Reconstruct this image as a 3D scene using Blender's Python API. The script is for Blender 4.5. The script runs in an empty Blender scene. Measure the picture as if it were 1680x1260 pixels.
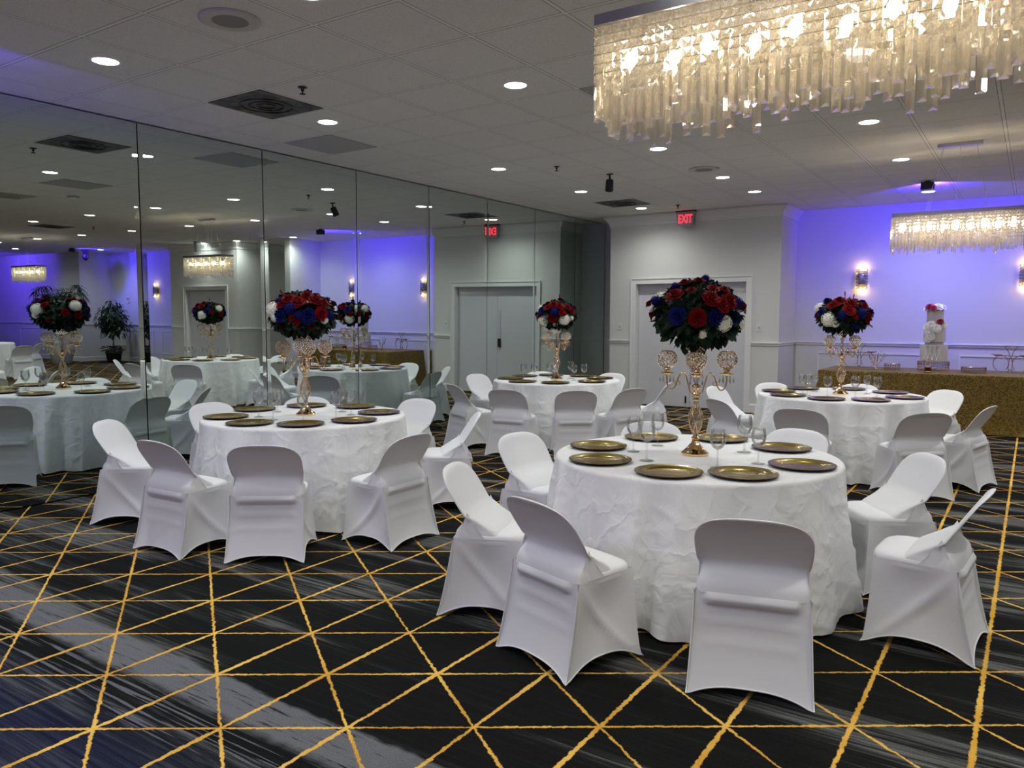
import bpy, math, random
from math import sin, cos, pi, radians, sqrt, atan2
from mathutils import Vector, Matrix, noise

# ------------------------------------------------------------------ basics
SC = bpy.context.scene
COL = SC.collection
SC.view_settings.view_transform = 'Standard'
SC.view_settings.look = 'None'
SC.view_settings.gamma = 1.0
SC.view_settings.use_curve_mapping = False
SC.view_settings.exposure = 0.43
cy = SC.cycles
cy.use_denoising = True
cy.max_bounces = 9
cy.diffuse_bounces = 3
cy.glossy_bounces = 5
cy.transmission_bounces = 7
cy.transparent_max_bounces = 14
cy.caustics_reflective = True
cy.caustics_refractive = False
cy.sample_clamp_indirect = 6.0
cy.sample_clamp_direct = 0.0

HC = 3.173          # ceiling height
YB = 12.13          # back wall
YA = 13.04          # alcove wall
ZT = 0.731          # table top
GX, GY, GP = 1.737, 2.594, 0.648
VR = Vector((0.832, 0.555, 0)); VF = Vector((-0.555, 0.832, 0))   # view right / forward on the floor

def sm(a, b, x):
    t = max(0.0, min(1.0, (x - a) / (b - a))); return t * t * (3 - 2 * t)

# ------------------------------------------------------------------ materials
MATS = {}
def mat(name, color=(.8, .8, .8), rough=.5, metal=0.0, spec=.5, **kw):
    if name in MATS: return MATS[name]
    m = bpy.data.materials.new(name); m.use_nodes = True
    nt = m.node_tree; b = nt.nodes['Principled BSDF']
    b.inputs['Base Color'].default_value = (*color, 1)
    b.inputs['Roughness'].default_value = rough
    b.inputs['Metallic'].default_value = metal
    b.inputs['Specular IOR Level'].default_value = spec
    for k, v in kw.items():
        b.inputs[k.replace('_', ' ')].default_value = v
    MATS[name] = m
    return m
class NT:
    def __init__(s, m):
        s.m = m; s.t = m.node_tree; s.b = s.t.nodes.get('Principled BSDF')
    def n(s, typ, **kw):
        x = s.t.nodes.new(typ)
        for k, v in kw.items(): setattr(x, k, v)
        return x
    def l(s, a, b): s.t.links.new(a, b)
    def val(s, inp, v):
        if hasattr(v, 'is_linked') or hasattr(v, 'links'): s.l(v, inp)
        else: inp.default_value = v
    def math(s, op, a, b=0.0, c=0.0, clamp=False):
        x = s.n('ShaderNodeMath', operation=op, use_clamp=clamp)
        s.val(x.inputs[0], a); s.val(x.inputs[1], b); s.val(x.inputs[2], c)
        return x.outputs[0]
    def coords(s):
        return s.n('ShaderNodeTexCoord').outputs['Object']
    def xyz(s, v):
        x = s.n('ShaderNodeSeparateXYZ'); s.l(v, x.inputs[0]); return x.outputs
    def mapping(s, v, scale=(1, 1, 1), loc=(0, 0, 0)):
        x = s.n('ShaderNodeMapping'); s.l(v, x.inputs[0])
        x.inputs['Scale'].default_value = scale; x.inputs['Location'].default_value = loc
        return x.outputs[0]
    def noise(s, v, scale, detail=3, rough=.5, dist=0.0):
        x = s.n('ShaderNodeTexNoise'); s.l(v, x.inputs['Vector'])
        x.inputs['Scale'].default_value = scale; x.inputs['Detail'].default_value = detail
        x.inputs['Roughness'].default_value = rough; x.inputs['Distortion'].default_value = dist
        return x.outputs['Fac']
    def ramp(s, f, stops, interp='LINEAR'):
        x = s.n('ShaderNodeValToRGB'); s.l(f, x.inputs[0]); r = x.color_ramp; r.interpolation = interp
        while len(r.elements) < len(stops): r.elements.new(.5)
        for e, (p, c) in zip(r.elements, stops):
            e.position = p; e.color = (*c, 1) if len(c) == 3 else c
        return x.outputs[0]
    def mix(s, f, a, b, mode='MIX'):
        x = s.n('ShaderNodeMix', data_type='RGBA', blend_type=mode)
        s.val(x.inputs[0], f)
        for i, v in ((6, a), (7, b)):
            if isinstance(v, tuple): x.inputs[i].default_value = (*v, 1) if len(v) == 3 else v
            else: s.l(v, x.inputs[i])
        return x.outputs[2]
    def bump(s, h, strength=.3, dist=.01):
        x = s.n('ShaderNodeBump'); s.l(h, x.inputs['Height'])
        x.inputs['Strength'].default_value = strength; x.inputs['Distance'].default_value = dist
        s.l(x.outputs[0], s.b.inputs['Normal'])
    def maprange(s, v, a, b, c=0.0, d=1.0):
        x = s.n('ShaderNodeMapRange'); s.val(x.inputs[0], v)
        for i, q in enumerate((a, b, c, d)): x.inputs[i + 1].default_value = q
        return x.outputs[0]

def M_wall():
    m = mat('painted_wall', (.70, .70, .685), .75, spec=.25); n = NT(m)
    n.bump(n.noise(n.coords(), 90, 2), .08, .004)
    return m
def M_trim(): return mat('trim_paint', (.80, .80, .80), .45, spec=.35)
def M_ceiling():
    m = mat('ceiling_tile', (.5, .5, .5), .9, spec=.1); n = NT(m)
    c = n.coords(); X, Y, Z_ = n.xyz(c)
    def dist(v, off):
        f = n.math('FRACT', n.math('DIVIDE', n.math('SUBTRACT', v, off), GP))
        return n.math('MULTIPLY', n.math('MINIMUM', f, n.math('SUBTRACT', 1.0, f)), GP)
    dx = dist(X, GX); dy = dist(Y, GY)
    d = n.math('MINIMUM', dx, dy)
    bar = n.math('LESS_THAN', d, .0105)
    gap = n.math('MULTIPLY', n.math('LESS_THAN', d, .017), n.math('GREATER_THAN', d, .0115))
    sp = n.noise(c, 120, 3, .7)
    sp2 = n.noise(c, 2.2, 2)
    base = n.mix(n.maprange(sp, .35, .5), (.62, .615, .60), (.80, .795, .785))
    base = n.mix(n.maprange(sp2, .3, .7, 0, .25), base, (.68, .67, .65))
    base = n.mix(bar, base, (.82, .82, .81))
    base = n.mix(n.math('MULTIPLY', gap, .65), base, (.10, .10, .10))
    n.l(base, n.b.inputs['Base Color'])
    h = n.math('ADD', n.math('MULTIPLY', bar, 1.2), n.math('MULTIPLY', sp, .35))
    n.bump(h, .5, .004)
    return m
def M_carpet():
    m = mat('patterned_carpet', (.02, .02, .025), .95, spec=.08); n = NT(m)
    c = n.coords()
    wob = n.noise(c, 30, 4, .75)
    wob2 = n.noise(n.mapping(c, loc=(7, 3, 0)), 30, 4, .75)
    X, Y, _ = n.xyz(c)
    X2 = n.math('ADD', X, n.math('MULTIPLY', n.math('SUBTRACT', wob, .5), .030))
    Y2 = n.math('ADD', Y, n.math('MULTIPLY', n.math('SUBTRACT', wob2, .5), .030))
    a, b = .383, .26; x0, y0 = 4.551, 1.941
    u = n.math('DIVIDE', n.math('SUBTRACT', X2, x0), a)
    v = n.math('DIVIDE', n.math('SUBTRACT', Y2, y0), b)
    perp = 2 * a * b / sqrt(a * a + b * b)
    def line(t, size, w):
        f = n.math('FRACT', t)
        d = n.math('MULTIPLY', n.math('MINIMUM', f, n.math('SUBTRACT', 1.0, f)), size)
        w = n.math('MULTIPLY', w, n.maprange(n.noise(c, 3.1, 1), .3, .7, .75, 1.2))
        return n.maprange(n.math('SUBTRACT', d, w), .0018, -.0018)
    l1 = line(u, a, .0088)
    l2 = line(n.math('MULTIPLY', n.math('SUBTRACT', u, v), .5), perp, .0060)
    l3 = line(n.math('MULTIPLY', n.math('ADD', u, v), .5), perp, .0060)
    L = n.math('MAXIMUM', l1, n.math('MAXIMUM', l2, l3))
    # streaks run across the room
    st = n.noise(n.mapping(c, (.33, 2.9, 1)), 1.0, 3, .55, .15)
    st2 = n.noise(n.mapping(c, (1.5, 52, 1), (3, 1, 0)), 1.0, 4, .62)
    st3 = n.noise(n.mapping(c, (5, 150, 1), (9.3, 4.1, 0)), 1.0, 2, .6)
    s = n.math('ADD', n.math('MULTIPLY', n.maprange(st, .45, .60), .60), n.math('MULTIPLY', n.math('SUBTRACT', st2, .48), 1.5))
    s = n.math('ADD', s, n.math('MULTIPLY', n.math('SUBTRACT', st3, .5), .5))
    col = n.ramp(s, [(0, (.005, .0055, .0055)), (.22, (.009, .010, .0095)), (.40, (.026, .028, .027)), (.60, (.12, .122, .118)), (.90, (.25, .255, .245))])
    # navy ground toward the near side
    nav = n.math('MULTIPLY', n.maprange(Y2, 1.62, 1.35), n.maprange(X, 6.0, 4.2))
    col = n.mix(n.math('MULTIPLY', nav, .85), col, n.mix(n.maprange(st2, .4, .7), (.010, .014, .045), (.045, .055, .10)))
    # the broad pale brushed band
    edge = n.math('MULTIPLY', n.math('SUBTRACT', n.noise(n.mapping(c, (1.3, 1, 1)), 1.0, 4, .7), .5), .16)
    yb = n.math('ADD', n.math('ADD', Y, edge), n.math('MULTIPLY', n.math('SUBTRACT', X, 3.3), .012))
    bd = n.math('MULTIPLY', n.maprange(yb, 1.735, 1.775), n.maprange(yb, 1.965, 1.945))
    fleck = n.maprange(n.noise(n.mapping(c, (3, 55, 1)), 1.0, 4, .75), .36, .44)
    col = n.mix(n.math('MULTIPLY', bd, n.math('MULTIPLY', fleck, n.maprange(X, 5.6, 4.8, 0, 1))), col, (.20, .205, .225))
    bd2 = n.math('MULTIPLY', n.maprange(yb, 1.50, 1.53), n.maprange(yb, 1.75, 1.70))
    fl2 = n.maprange(n.noise(n.mapping(c, (1.2, 48, 1), (2, 5, 0)), 1.0, 3, .6), .54, .58)
    col = n.mix(n.math('MULTIPLY', bd2, n.math('MULTIPLY', fl2, n.maprange(X, 5.6, 4.8, 0, 1))), col, (.17, .175, .20))
    # gritty salt and pepper
    g = n.noise(c, 260, 2, .8)
    col = n.mix(n.maprange(g, .38, .70, 0, .85), col, n.mix(.80, col, (.0, .0, .0)))
    col = n.mix(n.maprange(g, .62, .40, 0, .09), col, n.mix(.5, col, (.16, .16, .165)))
    gn = n.noise(c, 160, 2, .8)
    gl = n.noise(c, 2.6, 2)
    gold = n.mix(n.math('ADD', n.math('MULTIPLY', n.maprange(gn, .3, .7), .5), n.math('MULTIPLY', n.maprange(gl, .38, .62), .5)), (.56, .26, .018), (.98, .64, .15))
    col = n.mix(L, col, gold)
    n.l(col, n.b.inputs['Base Color'])
    n.bump(n.math('ADD', n.math('MULTIPLY', g, .6), n.math('MULTIPLY', L, .5)), .6, .004)
    return m
def M_fabric(name, col, rough=.62, bump=.12, scale=900):
    m = mat(name, col, rough, spec=.3); n = NT(m)
    c = n.coords()
    k = n.noise(n.mapping(c, (1, 1, 2.2)), 9, 3, .6)
    n.bump(n.math('ADD', n.math('MULTIPLY', n.noise(c, scale, 1), .12), k), bump, .02)
    return m
def M_cloth():
    m = mat('table_linen', (.84, .84, .85), .6, spec=.25); n = NT(m)
    c = n.coords()
    v = n.n('ShaderNodeTexVoronoi', feature='DISTANCE_TO_EDGE'); v.inputs['Scale'].default_value = 9
    w = n.n('ShaderNodeVectorMath', operation='ADD')
    nz = n.n('ShaderNodeTexNoise'); nz.inputs['Scale'].default_value = 3.5; nz.inputs['Detail'].default_value = 2
    n.l(c, nz.inputs['Vector'])
    sc = n.n('ShaderNodeVectorMath', operation='SCALE'); n.l(nz.outputs['Color'], sc.inputs[0]); sc.inputs['Scale'].default_value = .35
    n.l(c, w.inputs[0]); n.l(sc.outputs[0], w.inputs[1]); n.l(w.outputs[0], v.inputs['Vector'])
    cre = n.maprange(v.outputs['Distance'], 0, .08)
    rid = n.math('SUBTRACT', 1.0, n.math('MULTIPLY', n.math('ABSOLUTE', n.math('SUBTRACT', n.noise(w.outputs[0], 5, 2, .5), .5)), 7.0), clamp=True)
    rid = n.math('POWER', rid, 2.0)
    h = n.math('ADD', n.math('MULTIPLY', cre, .12), n.math('MULTIPLY', rid, .6))
    n.bump(h, .42, .014)
    return m
def M_glass_thin(name, tint=(.98, .98, .98), refl=.05, rough=0.02):
    if name in MATS: return MATS[name]
    m = bpy.data.materials.new(name); m.use_nodes = True; t = m.node_tree; t.nodes.clear()
    o = t.nodes.new('ShaderNodeOutputMaterial'); mx = t.nodes.new('ShaderNodeMixShader')
    tr = t.nodes.new('ShaderNodeBsdfTransparent'); tr.inputs[0].default_value = (*tint, 1)
    gl = t.nodes.new('ShaderNodeBsdfGlossy'); gl.inputs['Roughness'].default_value = rough
    lw = t.nodes.new('ShaderNodeLayerWeight'); lw.inputs[0].default_value = .35
    ma = t.nodes.new('ShaderNodeMath'); ma.operation = 'MULTIPLY_ADD'; ma.inputs[1].default_value = .55; ma.inputs[2].default_value = refl
    t.links.new(lw.outputs['Fresnel'], ma.inputs[0]); t.links.new(ma.outputs[0], mx.inputs[0])
    t.links.new(tr.outputs[0], mx.inputs[1]); t.links.new(gl.outputs[0], mx.inputs[2]); t.links.new(mx.outputs[0], o.inputs[0])
    MATS[name] = m; return m
def M_crystal(name, tint=(1, .98, .94), fac=.35, ior=1.55):
    if name in MATS: return MATS[name]
    m = bpy.data.materials.new(name); m.use_nodes = True; t = m.node_tree; t.nodes.clear()
    o = t.nodes.new('ShaderNodeOutputMaterial'); mx = t.nodes.new('ShaderNodeMixShader')
    tr = t.nodes.new('ShaderNodeBsdfTransparent'); tr.inputs[0].default_value = (*tint, 1)
    gl = t.nodes.new('ShaderNodeBsdfGlass'); gl.inputs['Roughness'].default_value = .0; gl.inputs['IOR'].default_value = ior
    gl.inputs['Color'].default_value = (*tint, 1)
    mx.inputs[0].default_value = 1 - fac
    tl = t.nodes.new('ShaderNodeBsdfTranslucent'); tl.inputs[0].default_value = (.95, .93, .88, 1)
    df = t.nodes.new('ShaderNodeBsdfDiffuse'); df.inputs[0].default_value = (.9, .88, .84, 1)
    m2 = t.nodes.new('ShaderNodeMixShader'); m2.inputs[0].default_value = .4
    m3 = t.nodes.new('ShaderNodeMixShader'); m3.inputs[0].default_value = .08
    t.links.new(tr.outputs[0], mx.inputs[1]); t.links.new(gl.outputs[0], mx.inputs[2])
    t.links.new(tl.outputs[0], m2.inputs[1]); t.links.new(df.outputs[0], m2.inputs[2])
    t.links.new(mx.outputs[0], m3.inputs[1]); t.links.new(m2.outputs[0], m3.inputs[2]); t.links.new(m3.outputs[0], o.inputs[0])
    MATS[name] = m; return m
def M_emit(name, col, s):
    if name in MATS: return MATS[name]
    m = bpy.data.materials.new(name); m.use_nodes = True; t = m.node_tree; t.nodes.clear()
    o = t.nodes.new('ShaderNodeOutputMaterial'); e = t.nodes.new('ShaderNodeEmission')
    e.inputs[0].default_value = (*col, 1); e.inputs[1].default_value = s; t.links.new(e.outputs[0], o.inputs[0])
    MATS[name] = m; return m
def M_mirror():
    m = bpy.data.materials.new('mirror_glass'); m.use_nodes = True; t = m.node_tree; t.nodes.clear()
    o = t.nodes.new('ShaderNodeOutputMaterial'); g = t.nodes.new('ShaderNodeBsdfGlossy')
    g.inputs['Color'].default_value = (.64, .72, .69, 1); g.inputs['Roughness'].default_value = 0.0
    t.links.new(g.outputs[0], o.inputs[0]); MATS['mirror_glass'] = m; return m
def M_sequin():
    m = mat('gold_sequin', (.32, .20, .05), .30, metal=.6); n = NT(m)
    c = n.coords()
    v = n.n('ShaderNodeTexVoronoi'); v.inputs['Scale'].default_value = 120; n.l(c, v.inputs['Vector'])
    X, Y, Z_ = n.xyz(v.outputs['Color'])
    n.l(n.mix(n.maprange(X, .2, 1.0), (.13, .085, .014), (.46, .31, .07)), n.b.inputs['Base Color'])
    h = n.math('ADD', n.math('MULTIPLY', v.outputs['Distance'], 1.2), n.math('MULTIPLY', X, .8))
    h = n.math('ADD', h, n.math('MULTIPLY', n.noise(n.mapping(c, (1, 1, .35)), 7, 3, .6), 6.0))
    n.l(n.maprange(Y, .80, .90, .42, .06), n.b.inputs['Roughness'])
    n.bump(h, 1.0, .007)
    return m
WALL = M_wall(); TRIM = M_trim(); CEIL = M_ceiling(); CARPET = M_carpet()
SPANDEX = M_fabric('white_spandex', (.80, .80, .83), .55, .05)
HEM = mat('spandex_hem', (.86, .86, .88), .5)
LINEN = M_cloth()
GOLD = mat('polished_rose_gold', (.90, .64, .36), .10, metal=1.0)
PLATE = mat('charger_gold', (.30, .205, .032), .27, metal=.8, Coat_Weight=.25, Coat_Roughness=.08)
PLATEDK = mat('charger_rim_underside', (.045, .030, .03), .3, metal=.4)
GLASS = M_glass_thin('wine_glass_clear', (.985, .99, .99), .05)
STEMGL = M_glass_thin('stem_glass', (.97, .93, .90), .14)
CRYS = M_crystal('chandelier_crystal')
BEAD = mat('crystal_bead', (.95, .88, .82), .04, metal=.9)
DROP = M_glass_thin('crystal_drop_glass', (.94, .94, .95), .25)
CHROME = mat('chrome_frame', (.32, .31, .33), .25, metal=1.0)
WIRE = mat('suspension_wire', (.55, .55, .55), .35, metal=.8)
BLACK = mat('black_metal', (.01, .01, .01), .4)
BULB = M_emit('warm_bulb', (1.0, .82, .54), 135.0)
SCB = M_emit('sconce_bulb', (1.0, .64, .24), 50.0)
DOWN = M_emit('downlight_lens', (.975, 1.0, .945), 26.0)
RED = mat('red_rose', (.17, .001, .003), .7, spec=.12)
BLUE = mat('blue_rose', (.004, .007, .10), .7, spec=.12)
WHITEF = mat('white_bloom', (.88, .87, .76), .65)
LEAF = mat('dark_leaf', (.012, .040, .018), .55, spec=.25); 
_n = NT(LEAF); _n.l(_n.mix(_n.noise(_n.coords(), 14, 2), (.002, .009, .005), (.014, .042, .018)), _n.b.inputs['Base Color'])
SEQ = M_sequin()
DOORM = mat('door_paint', (.66, .66, .70), .5, spec=.3)
PLASTIC = mat('white_plastic', (.75, .75, .73), .4)
VENTM = mat('dusty_vent', (.13, .13, .13), .6)
_n = NT(VENTM); _c = _n.coords()
_n.l(_n.mix(_n.maprange(_n.noise(_c, 5.5, 4, .6, 1.2), .35, .65), (.025, .025, .027), (.16, .16, .16)), _n.b.inputs['Base Color'])
PANELG = mat('grey_acoustic_panel', (.42, .42, .43), .8)
EXITBODY = mat('exit_housing', (.34, .33, .33), .35)
EXITRED = M_emit('exit_letters', (1.0, .03, .06), 1.6)
POT = mat('black_pot', (.012, .012, .012), .35)
PALEPOT = mat('pale_urn', (.45, .45, .5), .4)
BARK = mat('bark', (.14, .10, .07), .8)
CAKE = mat('white_icing', (.60, .56, .55), .5)
SUGAR = mat('sugar_white', (.9, .88, .9), .6)
PINKF = mat('pink_bloom', (.75, .18, .28), .6)
WINEF = mat('dark_pink_bloom', (.32, .01, .05), .6)
GOLDW = mat('gold_wire', (.62, .42, .22), .25, metal=1.0)

# ------------------------------------------------------------------ mesh builder
class MB:
    def __init__(s): s.v = []; s.f = []; s.mi = []; s.m = 0
    def add(s, vs, fs):
        k = len(s.v); s.v += [tuple(v) for v in vs]; s.f += [tuple(i + k for i in f) for f in fs]; s.mi += [s.m] * len(fs); return s
    def box(s, x0, x1, y0, y1, z0, z1):
        return s.add([(x0, y0, z0), (x1, y0, z0), (x1, y1, z0), (x0, y1, z0), (x0, y0, z1), (x1, y0, z1), (x1, y1, z1), (x0, y1, z1)],
                     [(0, 3, 2, 1), (4, 5, 6, 7), (0, 1, 5, 4), (1, 2, 6, 5), (2, 3, 7, 6), (3, 0, 4, 7)])
    def grid(s, fn, nu, nv, cu=False, cv=False, flip=False):
        U = nu if cu else nu + 1; V = nv if cv else nv + 1
        vs = [fn(i / nu, j / nv) for j in range(V) for i in range(U)]
        fs = []
        for j in range(nv):
            for i in range(nu):
                a = j * U + i; b = j * U + (i + 1) % U; c = ((j + 1) % V) * U + (i + 1) % U; d = ((j + 1) % V) * U + i
                fs.append((a, d, c, b) if flip else (a, b, c, d))
        return s.add(vs, fs)
    def lathe(s, prof, n=24, c=(0, 0, 0), cap=True):
        vs = []; m = len(prof)
        for r, z in prof:
            for i in range(n):
                t = 2 * pi * i / n; vs.append((c[0] + r * cos(t), c[1] + r * sin(t), c[2] + z))
        fs = [(j * n + i, j * n + (i + 1) % n, (j + 1) * n + (i + 1) % n, (j + 1) * n + i) for j in range(m - 1) for i in range(n)]
        if cap:
            fs.append(tuple(range(n - 1, -1, -1))); fs.append(tuple((m - 1) * n + i for i in range(n)))
        return s.add(vs, fs)
    def tube(s, pts, r, n=6, closed=False):
        pts = [Vector(p) for p in pts]; m = len(pts); vs = []
        rs = r if isinstance(r, (list, tuple)) else [r] * m
        up = Vector((0, 0, 1))
        for i, p in enumerate(pts):
            a = pts[(i - 1) % m] if (closed or i > 0) else p; b = pts[(i + 1) % m] if (closed or i < m - 1) else p
            d = (b - a).normalized() if (b - a).length > 1e-9 else Vector((0, 0, 1))
            x = d.cross(up)
            if x.length < .05: x = d.cross(Vector((0, 1, 0)))
            x.normalize(); y = d.cross(x)
            for k in range(n):
                t = 2 * pi * k / n; vs.append(p + rs[i] * (cos(t) * x + sin(t) * y))
        q = m if closed else m - 1
        fs = [(j * n + i, j * n + (i + 1) % n, ((j + 1) % m) * n + (i + 1) % n, ((j + 1) % m) * n + i) for j in range(q) for i in range(n)]
        if not closed: fs += [tuple(range(n)), tuple((m - 1) * n + i for i in range(n - 1, -1, -1))]
        return s.add(vs, fs)
    def sphere(s, c, r, nu=12, nv=8, sc=(1, 1, 1)):
        prof = [(max(1e-4, r * sin(pi * j / nv)), -r * cos(pi * j / nv)) for j in range(nv + 1)]
        k = len(s.v); s.lathe(prof, nu, (0, 0, 0), True)
        for i in range(k, len(s.v)):
            x, y, z = s.v[i]; s.v[i] = (c[0] + x * sc[0], c[1] + y * sc[1], c[2] + z * sc[2])
        return s
    def octa(s, c, r, rz=None):
        rz = rz or r; x, y, z = c
        return s.add([(x + r, y, z), (x, y + r, z), (x - r, y, z), (x, y - r, z), (x, y, z + rz), (x, y, z - rz)],
                     [(0, 1, 4), (1, 2, 4), (2, 3, 4), (3, 0, 4), (1, 0, 5), (2, 1, 5), (3, 2, 5), (0, 3, 5)])
    def merge(s, o, M=None):
        vs = [M @ Vector(v) for v in o.v] if M is not None else o.v
        k = s.m; a = len(s.v); s.v += [tuple(v) for v in vs]; s.f += [tuple(i + a for i in f) for f in o.f]; s.mi += o.mi if any(o.mi) else [s.m] * len(o.f)
        return s
    def build(s, name, mats, parent=None, smooth=True, loc=(0, 0, 0), rot=(0, 0, 0), auto=None):
        me = bpy.data.meshes.new(name); me.from_pydata(s.v, [], s.f); me.update()
        mats = mats if isinstance(mats, (list, tuple)) else [mats]
        for m in mats: me.materials.append(m)
        if len(mats) > 1:
            for p, i in zip(me.polygons, s.mi): p.material_index = i
        if smooth:
            for p in me.polygons: p.use_smooth = True
            if auto:
                try: me.set_sharp_from_angle(angle=radians(auto))
                except Exception: pass
        o = bpy.data.objects.new(name, me); COL.objects.link(o); o.location = loc; o.rotation_euler = rot
        if parent: o.parent = parent
        return o
def tag(o, label=None, cat=None, group=None, kind=None):
    if label: o['label'] = label
    if cat: o['category'] = cat
    if group: o['group'] = group
    if kind: o['kind'] = kind
    return o
def empty(name, loc=(0, 0, 0), rz=0.0):
    o = bpy.data.objects.new(name, None); COL.objects.link(o); o.location = loc; o.rotation_euler = (0, 0, rz)
    o.empty_display_size = .1
    return o
def copy_tree(o, parent=None):
    c = o.copy(); COL.objects.link(c)
    if parent is not None: c.parent = parent
    for ch in list(o.children): copy_tree(ch, c)
    return c
def struct(o): o['kind'] = 'structure'; return o

# ------------------------------------------------------------------ room shell
XR = 21.5; YF = -4.0
b = MB().box(-.3, XR + .3, YF - .3, 14.2, -.12, 0); struct(b.build('floor', CARPET, smooth=False))
b = MB().box(-.3, XR + .3, YF - .3, 14.2, HC, HC + .12); struct(b.build('ceiling', CEIL, smooth=False))
T = .12
def wallbox(name, x0, x1, y0, y1, holes=()):
    b = MB()
    if not holes: b.box(x0, x1, y0, y1, 0, HC)
    else:
        x = x0
        for hx0, hx1, hz in holes:
            b.box(x, hx0, y0, y1, 0, HC); b.box(hx0, hx1, y0, y1, hz, HC); x = hx1
        b.box(x, x1, y0, y1, 0, HC)
    return struct(b.build(name, WALL, smooth=False))
D1 = (.975, 2.85, 2.05); D2 = (9.82, 11.42, 2.05)
wallbox('wall_left', -.25, -.10, YF, 13.1)
wallbox('wall_back', .50, 3.35, YB, YB + .16, [D1])
wallbox('wall_passage_side', .50, .62, YB + .16, 12.95)
wallbox('wall_passage_end', -.1, .62, 12.95, 13.07)
wallbox('wall_alcove_left', 3.23, 3.35, YB + .16, YA + .12)
wallbox('wall_alcove_back', 3.35, 7.52, YA, YA + .12)
wallbox('wall_alcove_right', 7.52, 7.70, YB, YA + .6)
wallbox('wall_recess_back', 7.70, 9.37, 13.6, 13.72)
wallbox('wall_recess_side', 9.37, 9.49, YB + .16, 13.72)
wallbox('wall_service', 9.37, 12.04, YB, YB + .16, [D2])
wallbox('wall_far_alcove_left', 11.92, 12.04, YB + .16, YA + .12)
wallbox('wall_far_alcove_back', 12.04, 16.42, YA, YA + .12)
wallbox('wall_far_alcove_right', 16.42, 16.54, YB, YA + .12)
wallbox('wall_far', 16.54, XR, YB, YB + .12)
wallbox('wall_right', XR, XR + .12, YF, YB + .12)
wallbox('wall_front', -.25, XR + .12, YF - .12, YF)

def run(name, prof, path, m=TRIM):
    """sweep a (offset, z) profile along a floor polyline; offset is to the left of travel"""
    pts = [Vector((p[0], p[1])) for p in path]; b = MB(); vs = []; n = len(prof)
    for i, p in enumerate(pts):
        if 0 < i < len(pts) - 1:
            d1 = (p - pts[i - 1]).normalized(); d2 = (pts[i + 1] - p).normalized()
            n1 = Vector((-d1.y, d1.x)); n2 = Vector((-d2.y, d2.x)); q = (n1 + n2).normalized(); q = q / max(.3, q.dot(n1))
        else:
            d = (pts[1] - pts[0] if i == 0 else pts[-1] - pts[-2]).normalized(); q = Vector((-d.y, d.x))
        for o, z in prof: vs.append((p.x + q.x * o, p.y + q.y * o, z))
    fs = [(i * n + k, (i + 1) * n + k, (i + 1) * n + (k + 1) % n, i * n + (k + 1) % n) for i in range(len(pts) - 1) for k in range(n)]
    fs += [tuple(range(n)), tuple((len(pts) - 1) * n + k for k in range(n - 1, -1, -1))]
    b.add(vs, fs); return struct(b.build(name, m, smooth=False))
RAIL = [(.001, 1.045), (.016, 1.05), (.02, 1.075), (.034, 1.085), (.034, 1.098), (.001, 1.10)]
BASE = [(.001, .004), (.018, .004), (.018, .12), (.008, .145), (.001, .145)]
CROWN = [(.001, HC - .17), (.014, HC - .168), (.018, HC - .13), (.032, HC - .10), (.07, HC - .05), (.088, HC - .03), (.09, HC - .004), (.001, HC - .004)]
E_ = .065
# paths run right-to-left so the profile sticks out into the room
seg_a = [(D1[0] - .085, YB), (.50, YB)]
seg_b = [(7.70, 13.6), (7.70, YB), (7.52, YB), (7.52, YA), (3.35, YA), (3.35, YB), (D1[1] + .085, YB)]
seg_c = [(D2[0] - .085, YB), (9.37, YB), (9.37, 13.6), (7.70, 13.6)]
seg_d = [(XR, YB), (16.42, YB), (16.42, YA), (12.04, YA), (12.04, YB), (D2[1] + .085, YB)]
for i, sg in enumerate((seg_a, seg_b, seg_c, seg_d)):
    run('trim_%d' % (i + 1), RAIL, sg)
    run('baseboard_' + ('back', 'alcove', 'recess', 'far')[i], BASE, sg)
run('trim_5', CROWN, [(3.35, YA), (3.35, YB), (.50, YB), (.50, 12.95)])
run('trim_11', CROWN, [(12.04, YB), (9.37, YB), (9.37, 13.6)])
run('trim_6', RAIL, [(.50, YB), (.50, 12.95), (0.0, 12.95)])
# wainscot picture-frame mouldings
def frame_y(b, x0, x1, z0, z1, y, w=.022, t=.012):
    b.box(x0, x1, y - t, y - .0005, z1 - w, z1); b.box(x0, x1, y - t, y - .0005, z0, z0 + w)
    b.box(x0, x0 + w, y - t, y - .0005, z0 + w, z1 - w); b.box(x1 - w, x1, y - t, y - .0005, z0 + w, z1 - w)
b = MB()
for x0, x1 in ((3.72, 5.22), (5.68, 7.2)): frame_y(b, x0, x1, .28, .94, YA)
struct(b.build('trim_7', TRIM, smooth=False))
b = MB()
for x0, x1 in ((12.35, 13.9), (14.3, 15.9)): frame_y(b, x0, x1, .28, .94, YA)
for x0, x1 in ((16.9, 18.3), (18.6, 20.0)): frame_y(b, x0, x1, .28, .94, YB)
struct(b.build('trim_8', TRIM, smooth=False))

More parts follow.
